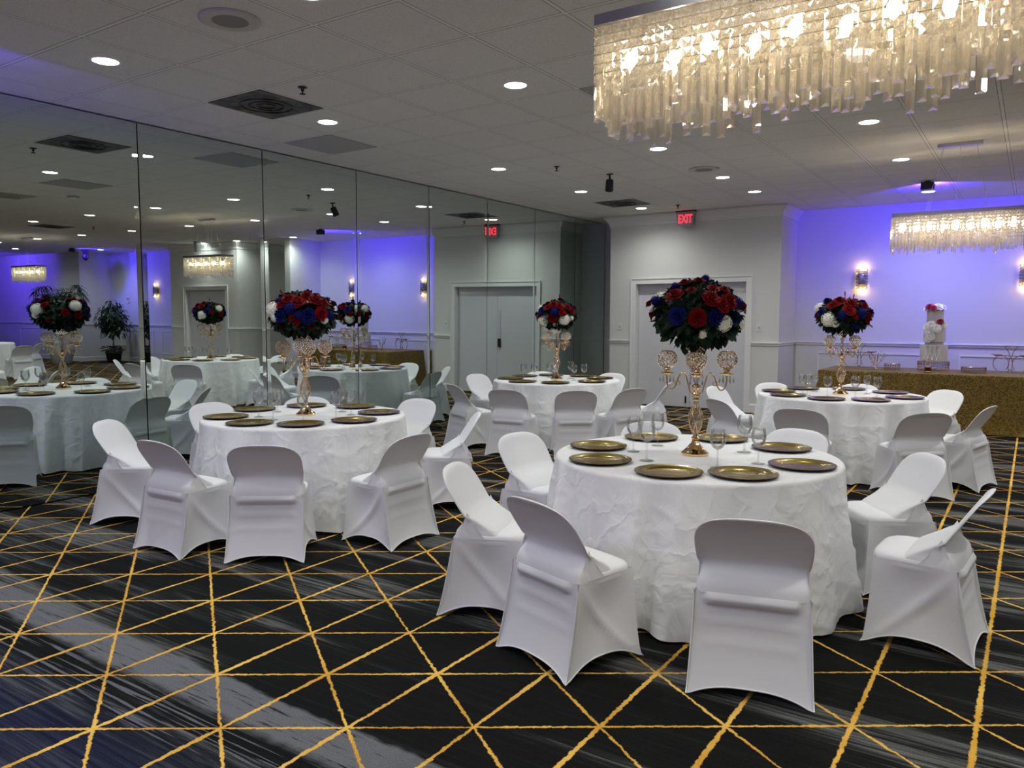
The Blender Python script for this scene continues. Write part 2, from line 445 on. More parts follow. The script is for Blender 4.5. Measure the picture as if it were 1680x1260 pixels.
# doors
def door(idx, D, side):
    x0, x1, z1 = D; w = .085; b = MB()
    y = YB
    b.box(x0 - w, x0 + .012, y - .018, y + .16, .002, z1 + w); b.box(x1 - .012, x1 + w, y - .018, y + .16, .002, z1 + w); b.box(x0 + .012, x1 - .012, y - .018, y + .16, z1 - .012, z1 + w)
    b.box(x0 - w, x0 - w + .02, y - .03, y - .018, .002, z1 + w); b.box(x1 + w - .02, x1 + w, y - .03, y - .018, .002, z1 + w)
    b.box(x0 - w + .02, x1 + w - .02, y - .03, y - .018, z1 + w - .02, z1 + w)
    fr = struct(b.build('trim_%d' % (8 + idx), TRIM, smooth=False))
    e = empty('door_%d' % idx, ((x0 + x1) / 2, YB + .13, 0)); e['kind'] = 'structure'
    mid = (x1 - x0) / 2 - .012
    for s in (-1, 1):
        a = MB().box(min(s * .003, s * (mid - .004)), max(s * .003, s * (mid - .004)), -.02, .022, .012, z1 - .005)
        a.build('door_leaf', DOORM, e, smooth=False)
    MB().box(-mid + .01, mid - .01, -.026, -.021, z1 - .16, z1 - .01).build('header_strip', DOORM, e, smooth=False)
    p = MB().box(-.085, -.03, -.032, -.021, 1.08, 1.60).build('push_plate', mat('pale_lilac_plate', (.6, .56, .68), .3), e, smooth=False)
    MB().box(-.085, -.035, -.06, -.021, .90, 1.06).build('latch', BLACK, e, smooth=False)
    MB().box(-.075, -.055, -.04, -.021, .08, .19).build('floor_bolt', BLACK, e, smooth=False)
    return e
door(1, D1, 0)
door(2, D2, 0)

# mirror panels (very slightly leaning, as hung)
MIR = M_mirror()
js = [2.62 + 1.3125 * k for k in range(0, 7)] + [11.775, 12.90]
js[1] = 3.94; js[2] = 5.262; js[3] = 6.578; js[4] = 7.885; js[5] = 9.178; js[6] = 10.475; 
lab = ['leftmost of the tall mirror panels, cut off by the left edge of the photo', 'second mirror panel from the left, between the bouquet reflection and lit door reflection',
       'third mirror panel from the left, behind the bouquet of the left table', 'fourth mirror panel from the left, reflecting two glowing wall sconces',
       'fifth mirror panel from the left, reflecting the left half of the grey door', 'sixth mirror panel from the left, holding the reflected red exit sign',
       'seventh mirror panel from the left, behind the small middle bouquet', 'rightmost narrow mirror panel, dark, at the corner by the grey wall']
nx, nz_ = 0.0054, -0.0056   # plane: x = x0 + ...
def mx_(y, z): return .0255 - .0054 * (y - 7) - (-.0056) * (z - 1.5)
GAP = .005; BV = .045; DP = .0012
bd = MB().box(-.10, -.03, 2.5, 12.95, .0, HC); struct(bd.build('wall_mirror_backing', BLACK, smooth=False))
for i in range(8):
    y0, y1 = js[i] + GAP, js[i + 1] - GAP; z0, z1 = .012, HC - .012
    b = MB(); t = .008
    ys = [y0, y0 + BV, y1 - BV, y1]
    def P(y, z, d): return (mx_(y, z) - d, y, z)
    vs = []
    for z in (z0, z1):
        for k, y in enumerate(ys): vs.append(P(y, z, DP if k in (0, 3) else 0))
    b.add(vs, [(0, 4, 5, 1), (1, 5, 6, 2), (2, 6, 7, 3)][::1])
    b.m = 1
    b.add([P(y0, z0, DP), P(y0, z1, DP), P(y0, z1, t), P(y0, z0, t), P(y1, z0, DP), P(y1, z1, DP), P(y1, z1, t), P(y1, z0, t)],
          [(0, 1, 2, 3), (4, 7, 6, 5), (3, 2, 6, 7), (0, 3, 7, 4), (1, 5, 6, 2)])
    o = b.build('mirror_panel', [MIR, BLACK], smooth=False)
    tag(o, lab[i], 'mirror', 'mirror panels along the left wall')

# ------------------------------------------------------------------ ceiling fittings
def cell(x, y):
    return (GX + GP * (math.floor((x - GX) / GP) + .5), GY + GP * (math.floor((y - GY) / GP) + .5))
def downlight_proto():
    r = empty('downlight')
    MB().lathe([(.078, -.001), (.082, -.006), (.102, -.004), (.104, -.0005)], 28, cap=False).build('trim_ring', mat('downlight_trim', (.8, .8, .8), .4), r)
    MB().add([(.079 * cos(2 * pi * i / 24), .079 * sin(2 * pi * i / 24), -.0025) for i in range(24)], [tuple(range(23, -1, -1))]).build('lens', DOWN, r, smooth=False)
    L = bpy.data.lights.new('beam', 'SPOT'); L.energy = 56; L.color = (.975, 1.0, .945); L.spot_size = radians(155); L.spot_blend = 1.0; L.shadow_soft_size = .06
    lo = bpy.data.objects.new('beam', L); COL.objects.link(lo); lo.parent = r; lo.location = (0, 0, -.012)
    return r
dl = [(1.41, 2.9, 'round ceiling downlight at upper left, nearest above the mirrors'),
 (3.36, 2.92, 'round ceiling downlight cut off by the top edge of the photo'),
 (1.41, 4.86, 'round ceiling downlight just right of the dark swirled air vent'),
 (3.36, 4.86, 'bright round ceiling downlight left of the big chandelier'),
 (5.3, 4.86, 'round ceiling downlight behind the crystals of the big near chandelier'),
 (7.24, 2.9, 'round ceiling downlight out past the right end of the big chandelier'),
 (7.24, 4.86, 'round ceiling downlight beyond the right edge, second row from the front'),
 (9.19, 4.86, 'round ceiling downlight far right of the room, second row from the front'),
 (1.41, 7.45, 'round ceiling downlight in the middle of the photo, above the mirror top edge'),
 (3.36, 7.45, 'round ceiling downlight under the lower left corner of the big chandelier'),
 (5.3, 7.45, 'round ceiling downlight below the middle of the big chandelier'),
 (7.24, 7.45, 'round ceiling downlight seen in the second mirror panel, left of the lit chandelier reflection'),
 (9.19, 7.45, 'round ceiling downlight seen only in the leftmost mirror panel, nearer row'),
 (1.41, 9.4, 'round ceiling downlight above the right end of the mirror wall'),
 (3.36, 9.4, 'round ceiling downlight right of the black track spotlight'),
 (5.3, 9.4, 'round ceiling downlight left of the canopy of the far chandelier'),
 (7.24, 9.4, 'round ceiling downlight by the chandelier canopy in the second mirror panel'),
 (9.19, 9.4, 'round ceiling downlight reflected at the joint between the two leftmost mirrors'),
 (11.13, 9.4, 'round ceiling downlight reflected between the plant and the joint in the leftmost mirror'),
 (13.08, 9.4, 'round ceiling downlight reflected above the small leftmost chandelier'),
 (15.02, 9.4, 'round ceiling downlight reflected at the extreme left of the photo'),
 (3.36, 10.69, 'round ceiling downlight just above the right part of the wall with the door'),
 (1.41, 11.34, 'round ceiling downlight left of the red exit sign'),
 (5.3, 11.99, 'round ceiling downlight beneath the blue uplight'),
 (7.24, 11.99, 'round ceiling downlight reflected beside the blue uplight at the pale pier'),
 (9.19, 11.99, 'round ceiling downlight reflected over the pale recess'),
 (10.48, 11.99, 'round ceiling downlight reflected left of the second exit sign'),
 (15.02, 11.99, 'round ceiling downlight reflected above the potted tree'),
 (17.0, 10.69, 'round ceiling downlight reflected over the small leftmost chandelier, lowest one'),
 (17.0, 7.45, 'round ceiling downlight at the far right end of the hall')]
for X_ in (1.41, 3.36, 5.3, 7.24, 9.19):
    for Y_ in (.97, -1.6): dl.append((X_, Y_, None))
for X_ in (11.13, 13.08, 15.02):
    for Y_ in (7.45, 4.86, 1.6): dl.append((X_, Y_, None))
proto = None
for k, (x, y, l) in enumerate(dl):
    cx_, cy_ = cell(x, y)
    o = downlight_proto() if proto is None else copy_tree(proto)
    proto = proto or o
    o.location = (cx_, cy_, HC)
    tag(o, l or 'round white ceiling downlight outside the frame, behind or beside the camera', 'ceiling light', 'round downlights in the tiled ceiling' if l else 'round downlights in the ceiling out of view')

def vent(x, y, label, m=VENTM, swirl=True):
    cx_, cy_ = cell(x, y); h = GP / 2 - .013
    r = empty('air_vent', (cx_, cy_, HC))
    MB().box(-h, h, -h, h, -.006, -.0006).build('face_plate', m, r, smooth=False)
    if swirl:
        b = MB()
        for rr in (.07, .13, .20):
            b.tube([(rr * cos(a * pi / 16), rr * sin(a * pi / 16), -.012) for a in range(32)], .006, 4, closed=True)
        b.build('diffuser_ring', m, r)
    tag(r, label, 'air vent', 'square ceiling vents')
vent(1.4, 4.2, 'dark dusty square air vent with swirl marks, nearest above the mirrors')
vent(.8, 5.5, 'plain grey square ceiling panel close to the mirror top, right of the swirled vent', PANELG, False)
vent(1.4, 10.7, 'small dark square air vent left of the exit sign')
vent(5.86, 5.66, 'pale square air vent reflected at the left edge of the leftmost mirror', mat('pale_vent', (.42, .41, .38), .7))
vent(9.64, 8.13, 'dark square air vent reflected near the left chandelier')
vent(3.9, 5.66, 'square grey ceiling panel in the middle of the ceiling left of the chandelier', mat('grey_tile_plain', (.40, .40, .39), .9), False)
def disc(x, y, label):
    cx_, cy_ = cell(x, y); r = empty('ceiling_speaker', (cx_, cy_, HC))
    MB().lathe([(.168, -.001), (.17, -.010), (.15, -.016), (.10, -.013)], 40, cap=False).build('speaker_rim', mat('speaker_rim_paint', (.56, .54, .52), .5), r)
    MB().lathe([(.101, -.0125), (.05, -.011), (.001, -.0105)], 40, cap=False).build('speaker_grille', mat('speaker_grille_paint', (.26, .25, .24), .7), r)
    tag(r, label, 'speaker', 'round speakers in the ceiling')
disc(2.70, 2.92, 'round recessed ceiling speaker at the top left of the photo')
disc(3.355, 8.70, 'faint round ceiling speaker above the black spotlight, beyond the chandelier')
def sprinkler(x, y, label):
    r = empty('fire_sprinkler', (x, y, HC))
    MB().lathe([(.034, -.0006), (.034, -.006), (.012, -.009), (.012, -.03), (.004, -.032)], 16).build('escutcheon', BLACK, r)
    MB().lathe([(.004, -.03), (.006, -.045), (.022, -.047), (.022, -.051), (.001, -.052)], 16).build('deflector', BLACK, r)
    tag(r, label, 'sprinkler', 'ceiling sprinklers')
sprinkler(2.03, 4.04, 'small black fire sprinkler beside the dark swirled vent')
sprinkler(2.04, 7.69, 'small black fire sprinkler left of the black spotlight')
sprinkler(2.02, 11.32, 'small black fire sprinkler just above the red exit sign')
sprinkler(9.2, 8.6, 'small dark fire sprinkler reflected in the leftmost mirror, nearer')
# smoke detector
r = empty('smoke_detector', (5.14, 6.07, HC))
MB().lathe([(.075, -.0006), (.075, -.02), (.06, -.035), (.03, -.05), (.001, -.052)], 24).build('detector_body', PLASTIC, r)
MB().lathe([(.077, -.014), (.079, -.018), (.077, -.022)], 24, cap=False).build('sensing_ring', BLACK, r)
tag(r, 'round smoke detector on the ceiling, reflected in the leftmost mirror', 'smoke detector')
# black spotlight
r = empty('track_spotlight', (2.33, 8.43, HC))
MB().box(-.035, .035, -.02, .02, -.012, -.0005).box(-.008, .008, -.008, .008, -.075, -.012).build('mount', BLACK, r, smooth=False)
hd = MB().lathe([(.03, .0), (.045, .01), (.05, .13), (.044, .14), (.02, .142)], 20).build('lamp_head', BLACK, r, loc=(0, .0, -.065), rot=(radians(200), radians(14), 0))
tag(r, 'small black spotlight hanging from the ceiling in the middle of the room', 'spotlight')

# blue uplights
def uplight(loc, aim, label, power, angle=124, col=(.16, .10, 1.0), shown=True):
    r = empty('stage_light', (loc[0], loc[1], HC))
    MB().box(-.075, .075, -.045, .045, -.105, -.018).build('lamp_housing', BLACK, r, smooth=False)
    MB().box(-.03, .03, -.03, .03, -.018, -.0005).build('bracket', BLACK, r, smooth=False)
    tag(r, label, 'stage light', 'blue wall-wash lights on the ceiling')
    L = bpy.data.lights.new('blue_beam', 'SPOT'); L.energy = power; L.color = col; L.spot_size = radians(angle); L.spot_blend = .35; L.shadow_soft_size = .04
    lo = bpy.data.objects.new('blue_beam', L); COL.objects.link(lo)
    d = Vector(aim).normalized(); lo.rotation_euler = d.to_track_quat('-Z', 'Y').to_euler()
    lo.location = Vector((loc[0], loc[1], HC - .065)) + d * .10
    return lo
uplight((5.39, 11.06), (.05, 1, .02), 'black box light glowing blue onto the ceiling above the gold sequin table', 150, col=(.06, .022, 1.0))
uplight((15.2, 11.3), (-.25, 1, -.02), 'black box light reflected above the potted tree, throwing blue along the wall', 150, col=(.06, .022, 1.0))
uplight((19.5, 10.4), (.1, 1, -.1), 'black box light throwing blue on the far right end wall', 150, col=(.13, .055, 1.0))
uplight((1.25, 1.7), (-.75, .75, .05), 'black box light washing the near ceiling corner blue, left of the photo', 75, 84, (.10, .06, 1.0))
uplight((2.4, -1.6), (0, 1, -.5), 'black box light behind the camera tinting the near chair backs violet', 52, 100, (.36, .30, 1.0))
uplight((5.2, -2.4), (0, 1, -.5), 'black box light behind the camera, right of the other', 34, 100, (.45, .38, 1.0))
# moving head
r = empty('moving_head_light', (15.35, 11.75, HC))
MB().box(-.08, .08, -.08, .08, -.05, -.0005).build('lamp_base', BLACK, r, smooth=False)
MB().tube([(-.1, 0, -.05), (-.11, 0, -.17), (-.1, 0, -.2)], .018, 8).tube([(.1, 0, -.05), (.11, 0, -.17), (.1, 0, -.2)], .018, 8).tube([(-.1, 0, -.05), (.1, 0, -.05)], .018, 8).build('yoke', BLACK, r)
MB().sphere((0, 0, -.2), .085, 16, 10, (1, 1, 1.3)).build('lamp_head', BLACK, r)
tag(r, 'black moving-head light hanging from the ceiling left of the potted tree', 'stage light')

# exit signs
def text_mesh(txt, size, m, parent, loc, rot, name='lettering', ext=.002, sx=1):
    cu = bpy.data.curves.new(name, 'FONT'); cu.body = txt; cu.size = size; cu.align_x = 'CENTER'; cu.align_y = 'CENTER'; cu.extrude = ext; cu.offset = size * .022
    o = bpy.data.objects.new('tmp', cu); COL.objects.link(o); bpy.context.view_layer.update()
    me = bpy.data.meshes.new_from_object(o.evaluated_get(bpy.context.evaluated_depsgraph_get()))
    bpy.data.objects.remove(o); me.materials.clear(); me.materials.append(m)
    q = bpy.data.objects.new(name, me); COL.objects.link(q); q.parent = parent; q.location = loc; q.rotation_euler = rot; q.scale = (sx, 1, 1)
    return q
def exit_sign(loc, rz, label, lm):
    r = empty('exit_sign', (loc[0], loc[1], HC), rz)
    b = MB(); w, h = .155, .215
    prof = [(-w, -.028), (-w + .015, -.010), (w - .015, -.010), (w, -.028), (w - .02, -.028 - h + .02), (w - .045, -.028 - h), (-w + .045, -.028 - h), (-w + .02, -.028 - h + .02)]
    n = len(prof)
    b.add([(x, -.03, z) for x, z in prof] + [(x, .03, z) for x, z in prof], [tuple(range(n - 1, -1, -1)), tuple(range(n, 2 * n))] + [(i, (i + 1) % n, n + (i + 1) % n, n + i) for i in range(n)])
    b.build('sign_housing', EXITBODY, r, smooth=False)
    MB().box(-w - .005, w + .005, -.04, .04, -.02, -.0006).build('mounting_plate', BLACK, r, smooth=False)
    text_mesh('EXIT', .185, lm, r, (0, -.032, -.137), (radians(90), 0, 0), sx=.62)
    tag(r, label, 'exit sign')
exit_sign((1.885, 12.0), 0, 'illuminated red EXIT sign hanging from the ceiling above the grey double door', EXITRED)
exit_sign((10.35, 11.75), radians(55), 'pale exit sign reflected in the second mirror panel above the lit chandelier', M_emit('exit_letters_white', (.9, .95, 1), 1.2))

# switches
def plate(x, y, z, label, w=.038, h=.06, knob=True):
    r = empty('wall_switch', (x, y, z))
    MB().box(-w, w, -.008, -.0005, -h, h).build('cover_plate', PLASTIC, r, smooth=False)
    if knob: MB().box(-.009, .009, -.02, -.008, -.018, .012).build('toggle', mat('toggle_grey', (.4, .4, .4), .5), r, smooth=False)
    tag(r, label, 'light switch')
plate(.69, YB, 1.334, 'white wall switch left of the grey double door')
plate(3.05, YB, 1.331, 'white wall switch right of the grey double door')
plate(11.78, YB, 1.33, 'small wall switch reflected left of the second door')
r = empty('thermostat', (15.5, YA - .0005, 1.82)); MB().box(-.08, .08, -.022, 0.0, -.1, .1).build('thermostat_body', PLASTIC, r, smooth=False)
MB().box(-.05, .05, -.025, -.022, -.02, .05).build('display', mat('display_grey', (.3, .32, .3), .3), r, smooth=False)
tag(r, 'small white box on the blue-lit wall right of the potted tree', 'thermostat')

# ------------------------------------------------------------------ chandeliers
def square_crystal(b, x, z, w, t):
    h = w / 2
    b.add([(x - h, 0, z - h), (x + h, 0, z - h), (x + h, 0, z + h), (x - h, 0, z + h), (x, -t, z), (x, t, z)],
          [(0, 1, 4), (1, 2, 4), (2, 3, 4), (3, 0, 4), (1, 0, 5), (2, 1, 5), (3, 2, 5), (0, 3, 5)])
def prism_crystal(b, x, ztop, L, w, t):
    h = w / 2; z0, z1 = ztop - L, ztop; c = .014
    b.add([(x - h, -t * .25, z0), (x + h, -t * .25, z0), (x + h, t * .25, z0), (x - h, t * .25, z0),
           (x - h, -t * .25, z1), (x + h, -t * .25, z1), (x + h, t * .25, z1), (x - h, t * .25, z1),
           (x, -t, z0 + c), (x, -t, z1 - c), (x, t, z0 + c), (x, t, z1 - c)],
          [(0, 8, 9, 4), (8, 1, 5, 9), (4, 9, 5), (0, 1, 8), (1, 2, 6, 5), (3, 0, 4, 7), (2, 10, 11, 6), (10, 3, 7, 11), (7, 6, 11), (6, 7, 4, 5), (3, 2, 10), (1, 0, 3, 2)])
rng = random.Random(5)
PW = .0305
STR = []
for k, (rows, L, ex) in enumerate([(6, .115, .0), (6, .10, .035), (7, .11, .0), (5, .12, .02), (6, .12, .06), (7, .10, .02)]):
    b = MB()
    for r_ in range(rows): square_crystal(b, 0, -.022 - r_ * PW, PW * .96, .011)
    b.tube([(0, 0, -.004), (0, 0, -.022 - (rows - 1) * PW - ex - .02)], .0009, 3)
    zt_ = -.022 - (rows - .5) * PW - .006
    if ex > .01: prism_crystal(b, 0, zt_ + .02, ex + .03, PW * .8, .008); zt_ -= ex - .01
    prism_crystal(b, 0, zt_, L, PW * .90, .009)
    me = bpy.data.meshes.new('crystal_strand'); me.from_pydata(b.v, [], b.f); me.materials.append(CRYS); me.update(); STR.append(me)
def chandelier(cx_, cy_, label, full=True, ztop=2.489, L=1.12, W=.24):
    r = empty('crystal_chandelier', (cx_, cy_, HC)); zt_ = ztop - HC; rg = random.Random(int(cx_ * 10 + cy_))
    b = MB(); hx, hy = L / 2, W / 2; t = .012
    b.box(-hx, hx, -hy, -hy + t, zt_, zt_ + .035).box(-hx, hx, hy - t, hy, zt_, zt_ + .035).box(-hx, -hx + t, -hy + t, hy - t, zt_, zt_ + .035).box(hx - t, hx, -hy + t, hy - t, zt_, zt_ + .035)
    b.box(-hx + t, hx - t, -.02, .02, zt_ + .012, zt_ + .026)
    for k in range(-3, 4): b.box(k * L / 7.5 - .006, k * L / 7.5 + .006, -hy + t, hy - t, zt_ + .014, zt_ + .024)
    b.build('frame', CHROME, r, smooth=False)
    b = MB()
    for row in range(6):
        z = zt_ - .0065 - row * PW; q = .0011
        b.tube([(-hx, -hy - .002, z), (hx, -hy - .002, z)], q, 4).tube([(-hx, hy + .002, z), (hx, hy + .002, z)], q, 4).tube([(-hx - .002, -hy, z), (-hx - .002, hy, z)], q, 4).tube([(hx + .002, -hy, z), (hx + .002, hy, z)], q, 4)
    b.build('wire_grid', CHROME, r, smooth=False)
    MB().box(-.19, .19, -.035, .035, -.035, -.0006).build('canopy', mat('canopy_metal', (.5, .48, .5), .3, metal=.9), r, smooth=False)
    for sx in (-1, 1):
        for sy in (-1, 1):
            MB().tube([(sx * .14, sy * .02, -.03), (sx * (hx - .30), sy * (hy - .01), zt_ + .03)], .0018, 5).build('suspension_wire', WIRE, r)
    MB().tube([(0, 0, -.03), (.01, .01, -.2), (-.015, 0, -.42), (0, 0, zt_ + .02)], .0025, 5).build('power_cord', mat('clear_cord', (.6, .6, .62), .3), r)
    nb = 9
    for k in range(nb):
        x = -hx + .09 + k * (L - .18) / (nb - 1)
        q = MB().sphere((0, 0, 0), .019, 12, 8, (1, 1, 1.5)).build('bulb', BULB, r, loc=(x, (.028 if k % 2 else -.028), zt_ - .105))
        MB().lathe([(.011, .022), (.013, .03), (.013, .10), (.006, .105)], 10).build('bulb_socket', CHROME, q)
    nl = int(round((L - .02) / PW)); p = (L - .02) / nl
    spots = [(-hx + .01 + p * (i + .5), -hy - .002, 0) for i in range(nl)] + [(-hx + .01 + p * (i + .5), hy + .002, 0) for i in range(nl)]
    ne = 8; pe = (W - .02) / ne
    spots += [(-hx - .002, -hy + .01 + pe * (i + .5), pi / 2) for i in range(ne)] + [(hx + .002, -hy + .01 + pe * (i + .5), pi / 2) for i in range(ne)]
    inner = [(-hx + .05 + i * (L - .1) / 17, y, 0) for y in (-.08, .08) for i in range(16)] + [(-hx + .06 + i * (L - .12) / 15, 0, pi / 2) for i in range(16)]
    if full:
        spots_p, rest = spots[:nl] + spots[nl:2 * nl], spots[2 * nl:]
        for x, y, a in spots_p:
            o = bpy.data.objects.new('crystal_strand', rg.choice(STR)); COL.objects.link(o); o.parent = r; o.location = (x, y, zt_); o.rotation_euler = (0, 0, a)
    else: rest = spots
    b = MB()
    for x, y, a in rest:
        me = rg.choice(STR); Mx = Matrix.Translation((x, y, zt_)) @ Matrix.Rotation(a, 4, 'Z')
        b.add([Mx @ v.co for v in me.vertices], [tuple(f.vertices) for f in me.polygons])
    for x, y, a in inner:
        q = MB(); z = -.15 - rg.random() * .10
        prism_crystal(q, 0, z, .10 + rg.random() * .03, PW * .85, .010); q.tube([(0, 0, 0), (0, 0, z)], .0009, 3)
        b.merge(q, Matrix.Translation((x, y, zt_)) @ Matrix.Rotation(a + rg.uniform(-.5, .5), 4, 'Z'))
    o = b.build('inner_crystals' if full else 'crystal_strands', CRYS, r, smooth=False); o['kind'] = 'stuff'
    tag(r, label, 'chandelier', 'rectangular crystal chandeliers')
chandelier(5.93, 2.52, 'huge rectangular crystal chandelier hanging at the top right of the photo', ztop=2.468, L=1.26)
chandelier(5.894, 8.82, 'smaller looking rectangular crystal chandelier hanging before the blue-lit wall')
chandelier(12.93, 9.1, 'rectangular crystal chandelier reflected at the far left of the mirrors', full=False)

# ------------------------------------------------------------------ sconces
def sconce(x, label):
    r = empty('wall_sconce', (x, YA, 2.07))
    MB().box(-.05, .05, -.03, -.0005, -.10, .10).build('back_plate', CHROME, r, smooth=False)
    b = MB(); c = MB()
    for k in range(11):
        a = pi + pi * k / 10
        for j in range(7):
            b.octa((.075 * cos(a), -.035 + .085 * sin(a), -.132 + j * .044), .015, .023)
    b.build('crystal_shade', CRYS, r, smooth=False)
    c.tube([(.078 * cos(pi + pi * k / 12), -.035 + .088 * sin(pi + pi * k / 12), .11) for k in range(13)], .005, 5)
    c.tube([(.078 * cos(pi + pi * k / 12), -.035 + .088 * sin(pi + pi * k / 12), -.11) for k in range(13)], .005, 5)
    c.build('shade_band', CHROME, r)
    c = MB().lathe([(.055, -.09), (.06, -.085), (.06, .085), (.055, .09)], 18, (0, -.062, 0)).build('shade_core', mat('dull_mirror_core', (.45, .44, .5), .25, metal=1), r)
    for s in (1, -1):
        MB().sphere((0, 0, 0), .019, 14, 10, (1, 1, 1.3)).build('bulb', SCB, r, loc=(0, -.07, s * .165))
    tag(r, label, 'wall sconce', 'crystal wall sconces')
sconce(4.34, 'lit crystal wall sconce on the blue wall above the back right bouquet')
sconce(6.45, 'lit crystal wall sconce on the blue wall at the right edge of the photo')
sconce(14.07, 'lit crystal wall sconce reflected on the blue wall in the second mirror panel')
sconce(12.6, 'lit crystal wall sconce reflected at the joint between the two leftmost mirrors')

# ------------------------------------------------------------------ chairs
SEATZ = .415
def chair_proto(seed=0):
    rg = random.Random(seed)
    root = empty('folding_chair')
    # local: rear feet on y=0, front feet y=.44, looking +y
    HW = .225
    def yrear(z):
        if z > .50: return .125 - (z - .50) / .235 * .150
        if z > .42: return .125 - .045 * sm(.50, .42, z)
        return .080 - .080 * (1 - z / .42) ** .9
    # ---- skirt
    foot = {'rl': (-.238, 0.0), 'rr': (.238, 0.0), 'fl': (-.230, .462), 'fr': (.230, .462)}
    top = {'rl': (-.220, .085), 'rr': (.220, .085), 'fl': (-.195, .425), 'fr': (.195, .425)}
    sides = [('rl', 'rr', .045, .006, 30), ('rr', 'fr', .062, .035, 20), ('fr', 'fl', .07, .045, 20), ('fl', 'rl', .062, .035, 20)]
    b = MB(); hem = []
    n = 22
    for a, c, arch, sag, m in sides:
        fa, fc, ta, tc = foot[a], foot[c], top[a], top[c]
        dx, dy = tc[0] - ta[0], tc[1] - ta[1]; L = sqrt(dx * dx + dy * dy); nx_, ny_ = dy / L, -dx / L   # outward
        def P(u, v):
            zb = arch * (1 - abs(2 * u - 1) ** 2.8); z = zb + (SEATZ - .012 - zb) * v
            t = z / (SEATZ - .012)
            # corner lines curve inwards like stretched fabric
            def mixp(f, q, tt, front=False):
                s_ = tt ** (.58 if front else .80)
                return (f[0] + (q[0] - f[0]) * s_, f[1] + (q[1] - f[1]) * s_)
            p0 = mixp(fa, ta, t, a[0] == 'f'); p1 = mixp(fc, tc, t, c[0] == 'f')
            x = p0[0] + (p1[0] - p0[0]) * u; y = p0[1] + (p1[1] - p0[1]) * u
            inn = sag * sin(pi * t) * (1 - abs(2 * u - 1) ** 2) * (1 - .2 * t)
            if a in ('rr', 'fl'):   # side panels: leg tube from waist at rear down to front foot pushes fabric out
                uu = u if a == 'rr' else 1 - u
                d = (uu - (1 - t)) / .7
                inn += .030 * max(0, (uu - (1 - t))) * (1 - uu) * 2.2 * sin(pi * min(1, t * 1.1))
                inn -= .014 * math.exp(-(d / .08) ** 2) * sin(pi * t)
            if a == 'rl':
                inn += .012 * sin(pi * t)
                inn -= .026 * sm(.355, .368, z) * sm(0.06, .16, u) * sm(.94, .84, u) * (1 - .55 * sm(.392, .405, z))
                inn -= (.0045 * math.exp(-((z - .285) / .012) ** 2) + .0035 * math.exp(-((z - .20) / .012) ** 2)) * sm(.05, .15, u) * sm(.95, .85, u)
            return (x - nx_ * inn, y - ny_ * inn, max(.004, z))
        b.grid(P, m, n, flip=False)
        hem += [P(i / m, 0) for i in range(m)]
    me = b.build('skirt', SPANDEX, root)
    h = MB(); h.tube(hem, .0035, 5, closed=True)
    for a in ('rl', 'rr'):
        sx = -1 if a == 'rl' else 1
        pts = []
        for k in range(12):
            t = k / 11; s_ = t ** .80
            pts.append((foot[a][0] + (top[a][0] - foot[a][0]) * s_ + sx * .001, foot[a][1] + (top[a][1] - foot[a][1]) * s_ - .001, .006 + (SEATZ - .018) * t))
        h.tube(pts, .0030, 5)
    h.build('hem', HEM, root)
    # ---- seat pad
    b = MB()
    def S(u, v):
        a = 2 * pi * u; e = 5.0
        ca, sa = cos(a), sin(a)
        r_ = (abs(ca) ** e + abs(sa) ** e) ** (-1 / e)
        prof = [(.0, .022), (.55, .022), (.85, .017), (.97, .006), (1.0, -.010), (1.0, -.030), (.985, -.042)]
        k = v * 6; i = min(5, int(k)); f = k - i
        q = prof[i][0] * (1 - f) + prof[i + 1][0] * f; z = prof[i][1] * (1 - f) + prof[i + 1][1] * f
        x = .205 * q * r_ * ca; y = .262 + .185 * q * r_ * sa
        x *= (1 - .05 * (y - .262) / .185)
        z -= .010 * math.exp(-((y - .25) / .08) ** 2 - (x / .12) ** 2)
        return (x, y, SEATZ - .004 + z)
    b.grid(S, 48, 12, cu=True, flip=False)
    b.build('seat', SPANDEX, root)
    # ---- backrest
    b = MB(); R_ = 40
    zs = [.395, .405, .42, .435, .45, .47, .495, .52, .55, .58, .61, .635, .655, .675, .69, .703, .713, .721, .727, .7305]
    ztop = .732
    def W(z):
        w = .220 + .006 * sm(.50, .60, z) - .010 * math.exp(-((z - .465) / .035) ** 2)
        if z > .60:
            t = (z - .60) / (ztop - .60); w *= max(.0, 1 - t ** 2.9) ** (1 / 2.5)
        return w
    def B(u, v):
        k = v * (len(zs) - 1); i = min(len(zs) - 2, int(k)); z = zs[i] + (zs[i + 1] - zs[i]) * (k - i)
        w = W(z); a = 2 * pi * u; e = 2.6 + 5 * sm(.50, .44, z)
        ca, sa = cos(a), sin(a)
        yr = yrear(z); yc = .235 - (z - .42) * .76 
        th = max(.030, (yc - yr) + .02) if z < .50 else .032
        yf = yr + th + .010
        if z < .50: yf = max(yf, yr + .05) + .05 * sm(.50, .42, z)
        tt = max(0, (z - .69) / (ztop - .69)); th2 = (yf - yr) * sqrt(max(0.02, 1 - tt ** 2))
        ym = (yf + yr) / 2 + (-.008) * tt
        sx_ = math.copysign(abs(ca) ** (2 / e), ca); sy_ = math.copysign(abs(sa) ** (2 / e), sa)
        x = w * sx_; y = ym + th2 / 2 * sy_
        hollow = (1 - (x / max(w, .01)) ** 2)
        if sa < 0: y += .024 * hollow ** .5 * sm(.42, .52, z) * sm(ztop, .690, z)      # fabric dished at the rear
        else: x *= 1 - .09 * sm(.52, .44, z)
        if sa >= 0: y -= .014 * hollow * sm(.42, .5, z) * sm(ztop, .68, z)
        return (x, y, z)
    b.grid(B, R_, len(zs) - 1, cu=True)
    k = len(b.v) - R_
    b.f.append(tuple(k + i for i in range(R_))); b.mi.append(0)
    b.build('backrest', SPANDEX, root)
